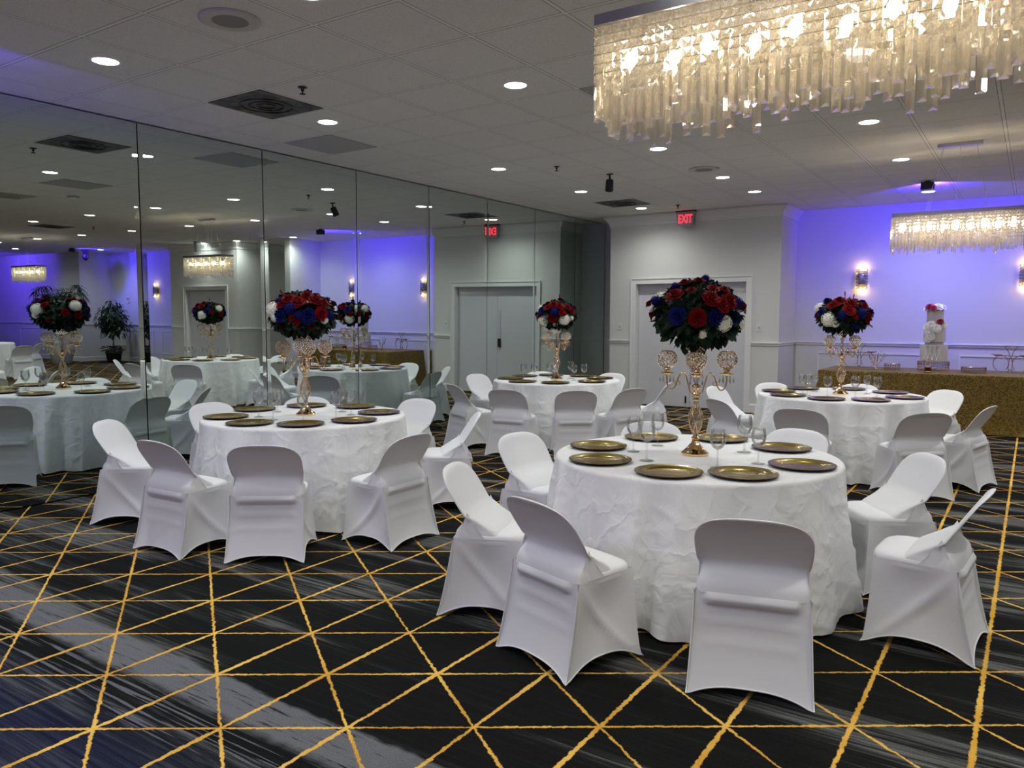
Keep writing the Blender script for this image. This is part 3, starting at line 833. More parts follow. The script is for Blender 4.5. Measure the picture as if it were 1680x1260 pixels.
    # ---- gusset: web of cloth from the back edge onto the seat side
    for s in (-1, 1):
        b = MB()
        def G(u, v):
            A = Vector((s * .209, .150, .530)).lerp(Vector((s * .211, .100, .400)), u)
            C_ = Vector((s * .209, .205, .445)).lerp(Vector((s * .207, .245, .400)), u)
            p = A.lerp(C_, v); p.x -= s * .006 * sin(pi * v) * (1 - u) ; return p
        b.grid(G, 8, 8)
        b.build('side_gusset', SPANDEX, root)
    return root
CH = [chair_proto(1)]
POSE = {'white covered chair at the left side of the nearest table, seat facing right': (4.07, 3.18, 19),
        'leftmost white covered chair of the left table, partly turned toward the right': (.85, 3.10, 33),
        'white covered chair reflected at the extreme left, front of its seat visible': (11.78, 8.40, -4), 'white covered chair reflected at the extreme left, in slim profile beside another': (12.0, 7.55, 30)}
def place_chair(T, ang, rt, off, label, group, first=[True]):
    o = CH[0] if first[0] else copy_tree(CH[0]); first[0] = False
    th = radians(ang); r = rt - .005
    o.location = (T[0] + cos(th) * r, T[1] + sin(th) * r, 0)
    face = th + pi + radians(off)            # forward
    if label in POSE: o.location = (*POSE[label][:2], 0); face = radians(POSE[label][2])
    o.rotation_euler = (0, 0, face - pi / 2)
    tag(o, label, 'chair', group)
TB = {'T1': (5.03, 4.15), 'T2': (1.86, 4.15), 'T3': (1.73, 8.24), 'T4': (5.01, 8.19), 'T5': (13.85, 8.3)}
chairs = {
 'T1': ('white covered folding chairs around the nearest table', [
   (299.5, 1.40, -15, 'white covered chair seen squarely from behind, nearest to the camera'),
   (262, 1.43, -11, 'white covered chair in front of the nearest table, second from left, back to camera'),
   (229, 1.34, 0, 'white covered chair at the left side of the nearest table, seat facing right'),
   (174, 1.30, -3, 'white covered chair at the rear left of the nearest table, seat showing'),
   (124, 1.38, 0, 'white covered chair behind the nearest table, only its top showing left of the candelabra'),
   (80, 1.38, 0, 'white covered chair behind the nearest table with a creased back, right of the candelabra'),
   (34, 1.33, 0, 'white covered chair right of the nearest table, seat facing left, broad front visible'),
   (354, 1.43, 2, 'white covered chair at the far right edge in profile, front of the nearest table')]),
 'T2': ('white covered folding chairs around the left table', [
   (308, 1.44, -2, 'white covered chair in front of the left table, back square to camera'),
   (277, 1.41, -5, 'violet-tinted white chair in front of the left table, second from left'),
   (242, 1.40, 0, 'leftmost white covered chair of the left table, partly turned toward the right'),
   (175, 1.42, 0, 'white covered chair against the mirrors behind the gold-lit plate of the left table'),
   (138, 1.44, 0, 'white covered chair behind the left table, low top beside the candelabra foot'),
   (92, 1.44, 0, 'white covered chair at the back right of the left table, front visible'),
   (40, 1.36, 0, 'white covered chair right of the left table, leaning profile touching the near chair'),
   (348, 1.41, 12, 'white covered chair right of the left table, back turned to the camera')]),
 'T3': ('white covered folding chairs around the small middle table', [
   (243, 1.42, 0, 'white covered chair at the left of the middle table, thin profile by the mirrors'),
   (172, 1.40, 0, 'white covered chair at the rear left of the middle table, front facing the camera'),
   (278, 1.45, 0, 'white covered chair in front of the middle table at left, grey shaded back'),
   (309, 1.45, 0, 'white covered chair in front of the middle table, back square to camera'),
   (337, 1.42, 0, 'white covered chair at the front right of the middle table'),
   (14, 1.38, 0, 'white covered chair at the rear right of the middle table, in profile'),
   (130, 1.42, 0, 'white covered chair behind the middle table, only a sliver of top at left'),
   (86, 1.36, 0, 'white covered chair behind the middle table, rounded top at right against the dark corner')]),
 'T4': ('white covered folding chairs around the back right table', [
   (231, 1.42, 0, 'white covered chair at the left of the back right table with dark shaded back'),
   (170, 1.40, 0, 'white covered chair at the left rear of the back right table, pale front visible'),
   (133, 1.42, 0, 'white covered chair top peeking at the rear left of the back right table'),
   (93, 1.42, 0, 'white covered chair behind the back right table, low top in front of the gold cloth'),
   (53, 1.42, 0, 'white covered chair before the gold sequin cloth, broad front facing the camera'),
   (346, 1.34, 0, 'white covered chair in slim profile before the gold sequin cloth, rightmost at that table'),
   (308, 1.47, 0, 'white covered chair in front right of the back right table, back to camera'),
   (268, 1.46, 0, 'white covered chair in front of the back right table, dark arched back')]),
 'T5': ('white covered folding chairs at the far table in the mirrors', [
   (176, 1.42, 0, 'white covered chair reflected at the extreme left, front of its seat visible'),
   (212, 1.42, 0, 'white covered chair reflected at the extreme left, in slim profile beside another'),
   (140, 1.42, 0, 'white covered chair reflected at the extreme left edge, hidden behind the others')])}
for k, (g, L) in chairs.items():
    for a, rt, off, lb in L: place_chair(TB[k], a, rt, off, lb, g)

# ------------------------------------------------------------------ tablecloths
def cloth(T, seed, label, nu=300, nv=46, R=.765):
    rg = random.Random(seed); ph = [rg.uniform(0, 2 * pi) for _ in range(8)]; off = Vector((rg.uniform(0, 50), rg.uniform(0, 50), 0))
    b = MB()
    nf = [11, 17, 25, 6]
    def fold(a):
        s = (1 - 2 * abs(sin((nf[0] + 3) * a / 2 + ph[0] / 2 + .8 * sin(2 * a + ph[4]))) ** .55) * .50 + sin(nf[0] * a + ph[0] + 1.2 * sin(2 * a + ph[4])) * .25 + sin(nf[1] * a + ph[1] + sin(3 * a + ph[5])) * .4 + sin(nf[2] * a + ph[2]) * .22 + .35 * sin(nf[3] * a + ph[3])
        return s
    def P(u, v):
        a = 2 * pi * u
        if v < .22:
            q = v / .22; r = R * q * .985; z = ZT
            return (r * cos(a), r * sin(a), z + .0006 * noise.noise(Vector((r * cos(a) * 6, r * sin(a) * 6, 0)) + off))
        q = (v - .22) / .78
        if q < .10:
            t = q / .10 * pi / 2; rr = .022
            return ((R * .985 + rr * sin(t)) * cos(a), (R * .985 + rr * sin(t)) * sin(a), ZT - rr * (1 - cos(t)))
        t = (q - .10) / .90
        zb = .008 + .006 * (1 + sin(7 * a + ph[6])) 
        z = (ZT - .022) * (1 - t) + zb * t
        f = fold(a + .10 * t * sin(3 * a + ph[7]))
        r = R * .985 + .022 + .004 * f * sm(0, .2, t) + (.085 * t ** 1.1) + .002 * f + .060 * f * (t ** .8)
        pv = Vector((cos(a) * 2.6, sin(a) * 2.6, z * 3.6)) + off
        w = 1 - abs(noise.noise(pv * 1.6 + Vector((noise.noise(pv), noise.noise(pv + Vector((5, 5, 5))), 0)) * .8)) * 2
        w2 = 1 - abs(noise.noise(pv * 3.4 + Vector((11, 3, 8)))) * 2
        w = max(0, w); w2 = max(0, w2)
        r += (.007 * w ** 5 + .005 * w2 ** 5 - .002) * sm(.0, .2, t)
        return (r * cos(a), r * sin(a), z)
    b.grid(P, nu, nv, cu=True, flip=True)
    o = b.build('tablecloth', LINEN, loc=(T[0], T[1], 0))
    tag(o, label, 'tablecloth', 'white floor-length cloths over the round tables')
cloth(TB['T1'], 3, 'white floor-length cloth over the nearest round table', 380, 60)
cloth(TB['T2'], 8, 'crumpled white cloth over the round table beside the mirrors at left', 380, 60)
cloth(TB['T3'], 12, 'white cloth over the small looking round table at the middle back')
cloth(TB['T4'], 21, 'white cloth over the round table in front of the gold sequin table')
cloth(TB['T5'], 30, 'white cloth over the far round table seen only in the mirrors', 200, 30)

# ------------------------------------------------------------------ plates and glasses
def plate_proto():
    r = empty('charger_plate')
    MB().lathe([(.001, .0045), (.108, .0045), (.113, .0065), (.118, .0105), (.160, .0150), (.1665, .0165)], 64, cap=False).build('plate_face', PLATE, r)
    MB().lathe([(.1665, .0165), (.1675, .0150), (.166, .0125), (.118, .0060), (.110, .0012), (.001, .0012)], 64, cap=False).build('plate_underside', PLATEDK, r)
    return r
def glass_proto():
    r = empty('wine_glass')
    MB().lathe([(.001, .0008), (.033, .0008), (.034, .002), (.020, .005), (.006, .010), (.0035, .02), (.0032, .075), (.004, .084), (.001, .0845)], 24, cap=False).build('stem_and_foot', GLASS, r)
    MB().lathe([(.0035, .084), (.012, .0865), (.024, .096), (.033, .112), (.0365, .130), (.0355, .150), (.031, .176), (.0303, .1775), (.0296, .1765), (.0343, .150), (.0352, .130), (.0318, .1135), (.023, .098), (.011, .0895), (.001, .0885)], 28, cap=False).build('bowl', GLASS, r)
    return r
pp = gp = None
tn = {'T1': 'the nearest table', 'T2': 'the left table', 'T3': 'the small middle back table', 'T4': 'the table before the gold cloth'}
plates = {
 'T1': [(4.471, 4.065), (4.683, 3.671), (5.121, 3.521), (5.459, 3.694), (5.617, 4.109), (5.385, 4.596), (4.971, 4.784), (4.564, 4.573)],
 'T2': [(1.478, 3.69), (1.93, 3.57), (2.30, 3.71), (2.46, 4.09), (2.27, 4.54), (1.82, 4.74), (1.42, 4.55), (1.27, 4.13)],
 'T3': [(1.22, 7.98), (1.15, 8.40), (1.60, 7.66), (2.02, 7.72), (2.29, 8.10), (2.13, 8.62), (1.77, 8.83), (1.37, 8.71)],
 'T4': [(4.42, 8.14), (4.60, 7.74), (5.00, 7.60), (5.37, 7.71), (5.59, 8.13), (5.40, 8.60), (4.98, 8.79), (4.55, 8.58)]}
pn = ['left', 'front left', 'nearest', 'front right', 'right', 'rear right', 'rear', 'rear left']
pn = {'T1': ['far left', 'front left', 'front, left of the nearest two', 'front, right of the nearest two', 'right, violet-sheened', 'rear right, violet-sheened', 'rear right of the candelabra foot', 'rear left behind the glasses'],
      'T2': ['left edge, catching bright yellow light', 'front left, second from left', 'front center below the candelabra foot', 'front right', 'right edge, violet-rimmed', 'rear right behind the glasses', 'rear behind the candelabra foot', 'rear left behind the left glasses'],
      'T3': ['left edge', 'rear left', 'front left below the two left glasses', 'front below the candelabra foot', 'right front', 'right rear', 'rear center behind the foot', 'rear left center'],
      'T4': ['left', 'front left', 'front center, left of the foot', 'front center, right of the foot', 'right front', 'right rear', 'rear behind the glasses', 'rear left behind three glasses']}
for k, L in plates.items():
    for i, (x, y) in enumerate(L):
        o = plate_proto() if pp is None else copy_tree(pp); pp = pp or o
        d = Vector((x - TB[k][0], y - TB[k][1])); 
        if d.length > .588: d *= .588 / d.length
        o.location = (TB[k][0] + d.x, TB[k][1] + d.y, ZT + .0006); o.rotation_euler = (0, 0, i * .7)
        tag(o, 'gold charger plate on %s: %s' % (tn[k], pn[k][i]), 'plate', 'gold charger plates on ' + tn[k])
glasses = {
 'T1': [(4.704, 4.045), (4.884, 3.825), (4.735, 4.319), (5.266, 3.837), (5.237, 4.375), (5.405, 4.068)],
 'T2': [(1.66, 3.86), (1.90, 3.80), (1.521, 4.154), (2.111, 3.90), (2.25, 4.10), (1.95, 4.45), (2.164, 4.34)],
 'T3': [(1.447, 7.93), (1.605, 7.92), (1.52, 8.42), (1.80, 8.08), (1.80, 8.47), (2.00, 8.20), (2.09, 8.28)],
 'T4': [(4.68, 8.05), (4.759, 7.90), (4.73, 8.35), (4.95, 7.88), (5.20, 7.88), (5.22, 8.38), (5.36, 8.06)]}
on = ['leftmost', 'second from the left', 'third from the left', 'fourth from the left', 'fifth from the left', 'sixth from the left', 'rightmost']
for k, L in glasses.items():
    order = sorted(range(len(L)), key=lambda i: VR.x * L[i][0] + VR.y * L[i][1])
    for i, (x, y) in enumerate(L):
        o = glass_proto() if gp is None else copy_tree(gp); gp = gp or o
        o.location = (x, y, ZT + .0006); rk = order.index(i)
        s = {0: 1.0, 1: 1.06, 2: .95}[i % 3] * (1.1 if k == 'T1' else 1.08); o.scale = (s, s, s * 1.02)
        nm = on[-1] if rk == len(L) - 1 else on[rk]
        tag(o, 'clear stemmed wine glass, %s on %s' % (nm, tn[k]), 'wine glass', 'wine glasses on ' + tn[k])

# ------------------------------------------------------------------ candelabra
def globe_mesh():
    b = MB(); R = .052
    N = 120; g = pi * (3 - sqrt(5))
    for i in range(N):
        z = 1 - 2 * (i + .5) / N
        if z > .86: continue
        r = sqrt(1 - z * z); a = g * i
        b.octa((R * r * cos(a), R * r * sin(a), R * z), .0062)
    return b
def wire_mesh():
    b = MB(); R = .0505
    for k in range(6):
        a = pi * k / 6
        b.tube([(R * cos(t) * cos(a), R * cos(t) * sin(a), R * sin(t)) for t in [-pi / 2 + j * .26 for j in range(11)]], .0012, 4)
        b.tube([(-R * cos(t) * cos(a), -R * cos(t) * sin(a), R * sin(t)) for t in [-pi / 2 + j * .26 for j in range(11)]], .0012, 4)
    for z in (-.03, 0, .03):
        r = sqrt(R * R - z * z); b.tube([(r * cos(a * pi / 10), r * sin(a * pi / 10), z) for a in range(20)], .0012, 4, closed=True)
    r = .025; b.tube([(r * cos(a * pi / 10), r * sin(a * pi / 10), .0445) for a in range(20)], .003, 5, closed=True)
    return b
def drop_mesh():
    b = MB()
    b.tube([(0, 0, 0), (0, 0, -.012)], .0006, 3); b.octa((0, 0, -.016), .005, .005)
    b.octa((0, 0, -.036), .0065, .016)
    return b
def candelabra_proto():
    r = empty('candelabra')
    MB().lathe([(.001, .0), (.075, .0), (.0765, .004), (.0765, .012), (.070, .018), (.062, .024), (.046, .040), (.032, .056), (.022, .068), (.017, .078), (.0165, .088), (.021, .092), (.021, .098), (.014, .102), (.013, .118), (.001, .119)], 10).build('base', GOLD, r, auto=25)
    MB().lathe([(.013, .118), (.022, .135), (.034, .165), (.040, .195), (.038, .222), (.028, .250), (.018, .275), (.012, .292), (.010, .305)], 12, cap=False).build('glass_baluster', STEMGL, r, smooth=False)
    b = MB()
    R = lambda z: [(.118, .014), (.135, .023), (.165, .0355), (.195, .0415), (.222, .0395), (.250, .029), (.275, .019), (.292, .013), (.31, .011)]
    def rad(z):
        P = R(0)
        for (a, ra), (c, rc) in zip(P, P[1:]):
            if z <= c: return ra + (rc - ra) * (z - a) / (c - a)
        return P[-1][1]
    for k in range(6):
        for s in (1, -1):
            b.tube([(rad(z) * cos(k * pi / 3 + s * (z - .118) * 9), rad(z) * sin(k * pi / 3 + s * (z - .118) * 9), z) for z in [.118 + .192 * j / 16 for j in range(17)]], .0021, 5)
    b.build('gold_cage', GOLD, r)
    MB().lathe([(.010, .300), (.017, .304), (.019, .312), (.014, .318), (.020, .326), (.022, .336), (.020, .344), (.013, .350), (.012, .362), (.022, .370), (.026, .380), (.022, .390), (.014, .396), (.012, .40)], 20).build('hub', GOLD, r)
    MB().lathe([(.012, .40), (.019, .42), (.021, .45), (.017, .49), (.013, .52), (.016, .535)], 12).build('upper_stem', STEMGL, r, smooth=False)
    MB().tube([(0, 0, .398), (0, 0, .66)], .0065, 8).lathe([(.012, .532), (.020, .54), (.020, .548), (.010, .552)], 16).build('centre_rod', GOLD, r)
    bw = MB(); g = pi * (3 - sqrt(5))
    for i in range(150):
        z = -1 + 1.15 * (i + .5) / 150; q = sqrt(1 - z * z)
        bw.octa((.066 * q * cos(g * i), .066 * q * sin(g * i), .625 + .06 * z), .0066)
    bw.build('crystal_bowl', BEAD, r, smooth=False)
    gm, wm, dm = globe_mesh(), wire_mesh(), drop_mesh()
    parts = None
    for k in range(4):
        a = k * pi / 2
        if parts is None:
            pts = []
            ctl = [(.014, .345), (.030, .345), (.045, .395), (.060, .447), (.080, .455), (.098, .430), (.112, .385), (.130, .362), (.150, .372), (.160, .405), (.161, .450)]
            for i in range(len(ctl) - 1):
                p0 = ctl[max(0, i - 1)]; p1 = ctl[i]; p2 = ctl[i + 1]; p3 = ctl[min(len(ctl) - 1, i + 2)]
                for j in range(4):
                    t = j / 4
                    pts.append(tuple(.5 * ((2 * p1[q]) + (-p0[q] + p2[q]) * t + (2 * p0[q] - 5 * p1[q] + 4 * p2[q] - p3[q]) * t * t + (-p0[q] + 3 * p1[q] - 3 * p2[q] + p3[q]) * t ** 3) for q in (0, 1)))
            pts.append(ctl[-1])
            arm = MB().tube([(x, 0, z) for x, z in pts], .0042, 7).tube([(.10 + .018 * cos(t) * (1 - t / 9), 0, .395 + .018 * sin(t) * (1 - t / 9)) for t in [j * .45 for j in range(14)]], .0028, 5).build('arm', GOLD, r)
            cup = MB().lathe([(.006, .440), (.012, .446), (.036, .452), (.040, .457), (.036, .459), (.014, .462), (.016, .470), (.022, .482), (.012, .488)], 20, (.161, 0, 0)).build('cup', GOLD, arm)
            gl = gm.build('crystal_globe', BEAD, arm, smooth=False, loc=(.161, 0, .532))
            wr = wm.build('globe_wire', GOLD, arm, loc=(.161, 0, .532))
            for q in range(6):
                t = q * pi / 3
                d = dm.build('crystal_drop', DROP, arm, smooth=False, loc=(.161 + .037 * cos(t), .037 * sin(t), .452)) if q == 0 else dcopy(d, (.161 + .037 * cos(t), .037 * sin(t), .452))
            parts = arm
        else:
            c = copy_tree(parts); c.rotation_euler = (0, 0, a)
    return r
def dcopy(o, loc):
    c = o.copy(); COL.objects.link(c); c.location = loc; return c
cand = candelabra_proto()
cl = {'T1': ('gold candelabra with crystal globes standing on the nearest table', 20), 'T2': ('gold candelabra with crystal globes standing on the left table', 60),
      'T3': ('gold candelabra standing on the small middle back table', 70), 'T4': ('gold candelabra standing on the table before the gold cloth', 56)}
for i, k in enumerate(cl):
    o = cand if i == 0 else copy_tree(cand)
    o.location = (TB[k][0], TB[k][1], ZT + .0006); o.rotation_euler = (0, 0, radians(cl[k][1]))
    tag(o, cl[k][0], 'candelabra', 'gold candelabra centrepieces')

# ------------------------------------------------------------------ bouquets
def rose_mesh(name, m, seed=0):
    rg = random.Random(seed); b = MB()
    b.sphere((0, 0, .3), .28, 10, 8, (1, 1, 1.5))
    for k in range(19):
        a0 = k * 2.39996; f = k / 18; open_ = .16 + .80 * f; hgt = .95 - .35 * f; wid = .55 + .35 * f
        def P(u, v):
            s = (u - .5) * 2; aa = a0 + s * wid * (1.25 - .45 * f)
            r = .12 + open_ * (v ** .75) * (1.0 + .10 * (v > .9)); z = -.25 * f + hgt * sin(v * pi / 2 * (1.0 + .18 * f)) * (1 - .13 * s * s)
            if v > .8: r += .05 * f
            return (r * cos(aa), r * sin(aa), z)
        b.grid(P, 5, 4)
    me = bpy.data.meshes.new(name); me.from_pydata(b.v, [], b.f); me.materials.append(m); me.update()
    for p in me.polygons: p.use_smooth = True
    return me
def bloom_mesh(name, m, n=110, seed=2):
    rg = random.Random(seed); b = MB(); g = pi * (3 - sqrt(5))
    b.sphere((0, 0, 0), .80, 14, 10)
    for i in range(n):
        z = 1 - 2 * (i + .5) / n; r = sqrt(max(0, 1 - z * z)); a = g * i
        N = Vector((r * cos(a), r * sin(a), z)); X = N.orthogonal().normalized(); Y = N.cross(X); c = N * (.86 + rg.random() * .12)
        t0 = rg.random() * 3; s = .17
        for k in range(4):
            t = t0 + k * pi / 2; d = cos(t) * X + sin(t) * Y; e = -sin(t) * X + cos(t) * Y
            b.add([c, c + s * (d * .55 + e * .42) + N * .03, c + s * d * 1.15 + N * .06, c + s * (d * .55 - e * .42) + N * .03], [(0, 1, 2, 3)])
    me = bpy.data.meshes.new(name); me.from_pydata(b.v, [], b.f); me.materials.append(m); me.update()
    return me
def berry_mesh(name, m):
    rg = random.Random(4); b = MB()
    for i in range(16):
        t = i / 16; b.sphere((rg.uniform(-.35, .35) * (1 - t * .4), rg.uniform(-.35, .35) * (1 - t * .4), t * 1.9), .17, 8, 6)
    b.tube([(0, 0, -.6), (0, 0, 1.8)], .03, 4)
    me = bpy.data.meshes.new(name); me.from_pydata(b.v, [], b.f); me.materials.append(m); me.update()
    for p in me.polygons: p.use_smooth = True
    return me
FM = {'r': ('red_rose', rose_mesh('red_rose', RED, 1)), 'b': ('blue_rose', rose_mesh('blue_rose', BLUE, 2)), 'w': ('white_hydrangea', bloom_mesh('white_hydrangea', WHITEF)),
      'h': ('blue_hydrangea', bloom_mesh('blue_hydrangea', BLUE, 70, 5)), 'y': ('red_berries', berry_mesh('red_berries', RED)), 's': ('white_baby_breath', bloom_mesh('white_baby_breath', WHITEF, 26, 8))}
def leaf(b, p, d, up, L, w, bend=.25):
    d = d.normalized(); s = d.cross(up)
    if s.length < .1: s = d.orthogonal()
    s.normalize(); n = s.cross(d)
    pts = []
    for t, ww in ((0, .12), (.3, .85), (.6, .95), (.85, .5), (1, .03)):
        c = p + d * L * t - Vector((0, 0, 1)) * bend * L * t * t
        pts += [c - s * w * ww * .5 + n * w * .16 * ww, c, c + s * w * ww * .5 + n * w * .16 * ww]
    fs = []
    for i in range(4):
        a = i * 3; fs += [(a, a + 1, a + 4, a + 3), (a + 1, a + 2, a + 5, a + 4)]
    b.add(pts, fs)
def bouquet(k, specs, label, seed, RX=.25, RZ=.185, zc=1.525):
    rg = random.Random(seed)
    r = empty('rose_bouquet', (TB[k][0], TB[k][1], ZT + .60))
    zo = zc - (ZT + .60)
    # foliage
    b = MB(); b.sphere((0, 0, zo - .02), .8, 16, 10, (RX, RX, RZ * .95))
    n = 420
    for i in range(n):
        z = 1 - 2 * (i + .5) / n; q = sqrt(1 - z * z); a = i * 2.39996 + rg.uniform(-.2, .2)
        N = Vector((q * cos(a), q * sin(a), z))
        p = Vector((N.x * RX * .78, N.y * RX * .78, zo - .01 + N.z * RZ * .80))
        d = (N + Vector((rg.uniform(-.7, .7), rg.uniform(-.7, .7), rg.uniform(-.7, .45)))).normalized()
        L = rg.uniform(.045, .075) * (1.1 if z < .1 else .9)
        leaf(b, p, d, Vector((rg.uniform(-1, 1), rg.uniform(-1, 1), 1)), L, L * .72, .12)
    b.tube([(0, 0, zo - .15), (0, 0, .0)], .018, 8)
    for i in range(10):
        a = i * .63; leaf(b, Vector((.01 * cos(a), .01 * sin(a), zo - .13)), Vector((cos(a), sin(a), -.5)), Vector((0, 0, 1)), .085, .04, .4)
    b.build('foliage', LEAF, r)
    for (ty, px, py, s, front) in specs:
        # px: to the right, py: up (metres in the bouquet's own frame turned to the view); front -1 = the far side
        q = 1 - (px / RX) ** 2 - ((py) / RZ) ** 2
        dep = RX * sqrt(max(.0, q)) * front * (-1)
        P_ = Vector((VR.x * px + VF.x * dep, VR.y * px + VF.y * dep, py))
        N = Vector((P_.x / RX ** 2, P_.y / RX ** 2, P_.z / RZ ** 2)).normalized()
        if ty in 'rb': N = (N + Vector((0, 0, .25))).normalized()
        nm, me = FM[ty]; o = bpy.data.objects.new(nm, me); COL.objects.link(o); o.parent = r
        sink = .62 if ty in 'rb' else .35
        o.location = Vector((P_.x, P_.y, P_.z + zo)) - N * s * sink
        o.rotation_euler = (Matrix.Rotation(0, 3, 'X') @ N.to_track_quat('Z', 'Y').to_matrix() @ Matrix.Rotation(rg.uniform(0, 6), 3, 'Z')).to_euler()
        o.scale = (s, s, s)
    tag(r, label, 'bouquet', 'red blue and white rose bouquets')
def px(s): return s / 294.0 / 6.46 
def F1(l): return [(t, (x - 911) / 6.46 / 294, (549 - y) / 6.46 / 294, rr / 6.46 / 294, f) for t, x, y, rr, f in l]
t1 = F1([('r', 735, 235, 66, 1), ('r', 880, 215, 66, 1), ('r', 600, 360, 86, 1), ('r', 760, 320, 44, 1), ('r', 945, 405, 84, 1), ('r', 985, 300, 60, 1), ('r', 1110, 315, 58, 1),
         ('r', 1150, 420, 88, 1), ('r', 1060, 470, 80, 1), ('r', 1330, 480, 76, 1), ('r', 805, 610, 84, 1), ('r', 385, 460, 48, 1),
         ('h', 985, 190, 48, 1), ('b', 1000, 262, 34, 1), ('h', 455, 430, 66, 1), ('b', 610, 590, 88, 1), ('b', 1005, 600, 84, 1), ('h', 1245, 460, 70, 1), ('b', 1240, 625, 72, 1), ('h', 640, 275, 46, 1),
         ('w', 1085, 680, 92, 1), ('w', 1320, 690, 62, 1), ('s', 880, 790, 56, 1), ('s', 925, 850, 40, 1), ('s', 430, 545, 40, 1)])
back = F1([('r', 700, 300, 80, -1), ('w', 560, 420, 110, -1), ('b', 850, 380, 80, -1), ('r', 960, 330, 84, -1), ('w', 1250, 500, 105, -1), ('r', 1080, 480, 84, -1), ('b', 760, 560, 84, -1), ('r', 560, 610, 80, -1), ('h', 1080, 640, 80, -1), ('r', 420, 560, 66, -1), ('r', 1330, 400, 60, -1)])
def W1(l, w, cx, cy, sc): return [(t, (x - cx) / sc, (cy - y) / sc, rr / sc, f) for t, x, y, rr, f in l]
# T2 (crop x420-620 at 5.25 px per px; 211 px per metre)
s2 = 5.25 * 211
t2 = W1([('r', 310, 150, 66, 1), ('r', 400, 175, 66, 1), ('r', 455, 115, 52, 1), ('r', 540, 155, 66, 1), ('r', 600, 180, 50, 1), ('r', 265, 190, 50, 1), ('h', 240, 175, 40, 1), ('h', 350, 240, 60, 1), ('b', 245, 290, 62, 1), ('b', 500, 310, 62, 1), ('h', 650, 300, 46, 1),
         ('w', 180, 250, 70, 1), ('w', 205, 320, 44, 1), ('r', 150, 190, 42, 1), ('r', 385, 335, 48, 1), ('r', 245, 420, 48, 1), ('r', 600, 285, 56, 1), ('r', 505, 400, 44, 1), ('r', 140, 370, 36, 1), ('h', 420, 300, 40, 1), ('w', 610, 345, 34, 1), ('y', 240, 120, 26, 1)], 0, 385, 275, s2)
s4 = 6.3 * 167
t4 = W1([('r', 330, 160, 60, 1), ('r', 420, 190, 66, 1), ('r', 250, 210, 60, 1), ('r', 370, 265, 58, 1), ('r', 555, 225, 56, 1), ('r', 600, 345, 56, 1), ('b', 240, 165, 44, 1), ('b', 580, 185, 46, 1), ('b', 155, 300, 50, 1), ('h', 305, 325, 52, 1), ('h', 510, 310, 62, 1), ('b', 650, 290, 56, 1),
         ('w', 205, 385, 78, 1), ('w', 270, 425, 40, 1), ('w', 625, 425, 42, 1), ('h', 470, 440, 56, 1), ('r', 430, 340, 30, 1), ('y', 430, 120, 24, 1), ('y', 480, 150, 24, 1), ('y', 700, 430, 24, 1)], 0, 420, 320, s4)
s3 = 7.41 * 134
t3 = W1([('r', 330, 180, 62, 1), ('r', 400, 200, 56, 1), ('r', 260, 215, 46, 1), ('r', 505, 215, 50, 1), ('r', 565, 255, 42, 1), ('b', 190, 250, 52, 1), ('h', 340, 275, 56, 1), ('r', 165, 320, 44, 1), ('r', 315, 365, 56, 1), ('w', 210, 400, 76, 1), ('w', 470, 385, 72, 1), ('r', 300, 470, 42, 1),
         ('r', 440, 290, 42, 1), ('b', 545, 200, 34, 1), ('y', 415, 110, 28, 1), ('r', 425, 120, 40, 1), ('w', 355, 430, 34, 1), ('w', 555, 360, 30, 1)], 0, 385, 300, s3)
bouquet('T1', t1 + back, 'large bouquet of red and blue roses on the nearest candelabra', 1)
bouquet('T2', t2 + back, 'red, blue and white bouquet on the left table, white hydrangea at its left side', 2, .27, .175, 1.53)
bouquet('T3', t3 + back, 'small looking bouquet at the middle back with two white blooms in front', 3, .25, .17, 1.535)
bouquet('T4', t4 + back, 'bouquet before the blue wall under the sconce, one white bloom at lower left', 4, .26, .175, 1.52)

# ------------------------------------------------------------------ gold sequin buffet table
def seq_table():
    x0, x1, y0, y1, zt_ = 4.06, 6.55, 11.55, 12.66, .752
    b = MB(); R_ = .03
    def ring(x0, x1, y0, y1, z, amp=0, n=60):
        out = []
        per = [((x0, y0), (x1, y0), 90), ((x1, y0), (x1, y1), 36), ((x1, y1), (x0, y1), 90), ((x0, y1), (x0, y0), 36)]
        for (a, c, m) in per:
            dx, dy = c[0] - a[0], c[1] - a[1]; L = sqrt(dx * dx + dy * dy); nx_, ny_ = dy / L, -dx / L
            for i in range(m):
                t = i / m; s = t * L
                f = amp * (sin(s * 11 + a[0] * 3) * .5 + sin(s * 23 + a[1]) * .3 + sin(s * 5.3) * .6) * min(1, 6 * t, 6 * (1 - t) + .0)
                out.append((a[0] + dx * t + nx_ * f, a[1] + dy * t + ny_ * f, z))
        return out
    rings = [ring(x0 + .02, x1 - .02, y0 + .02, y1 - .02, zt_), ring(x0 + .004, x1 - .004, y0 + .004, y1 - .004, zt_ - .005), ring(x0, x1, y0, y1, zt_ - .02)]
    for k in range(1, 15):
        t = k / 14; o = .05 * t + (.05 * max(0, t - .85) / .15); rings.append(ring(x0 - o, x1 + o, y0 - o, y1 + o, (zt_ - .02) * (1 - t) + .008 * t, .018 * t ** .7))
    n = len(rings[0]); vs = [p for r in rings for p in r]
    fs = [((j + 1) * n + i, (j + 1) * n + (i + 1) % n, j * n + (i + 1) % n, j * n + i) for j in range(len(rings) - 1) for i in range(n)]
    fs.append(tuple(range(n)))
    b.add(vs, fs); o = b.build('sequin_tablecloth', SEQ, auto=50)
    tag(o, 'gold sequin cloth draped to the floor over the long buffet table along the blue wall', 'tablecloth')
    return zt_
ZB = seq_table() + .001
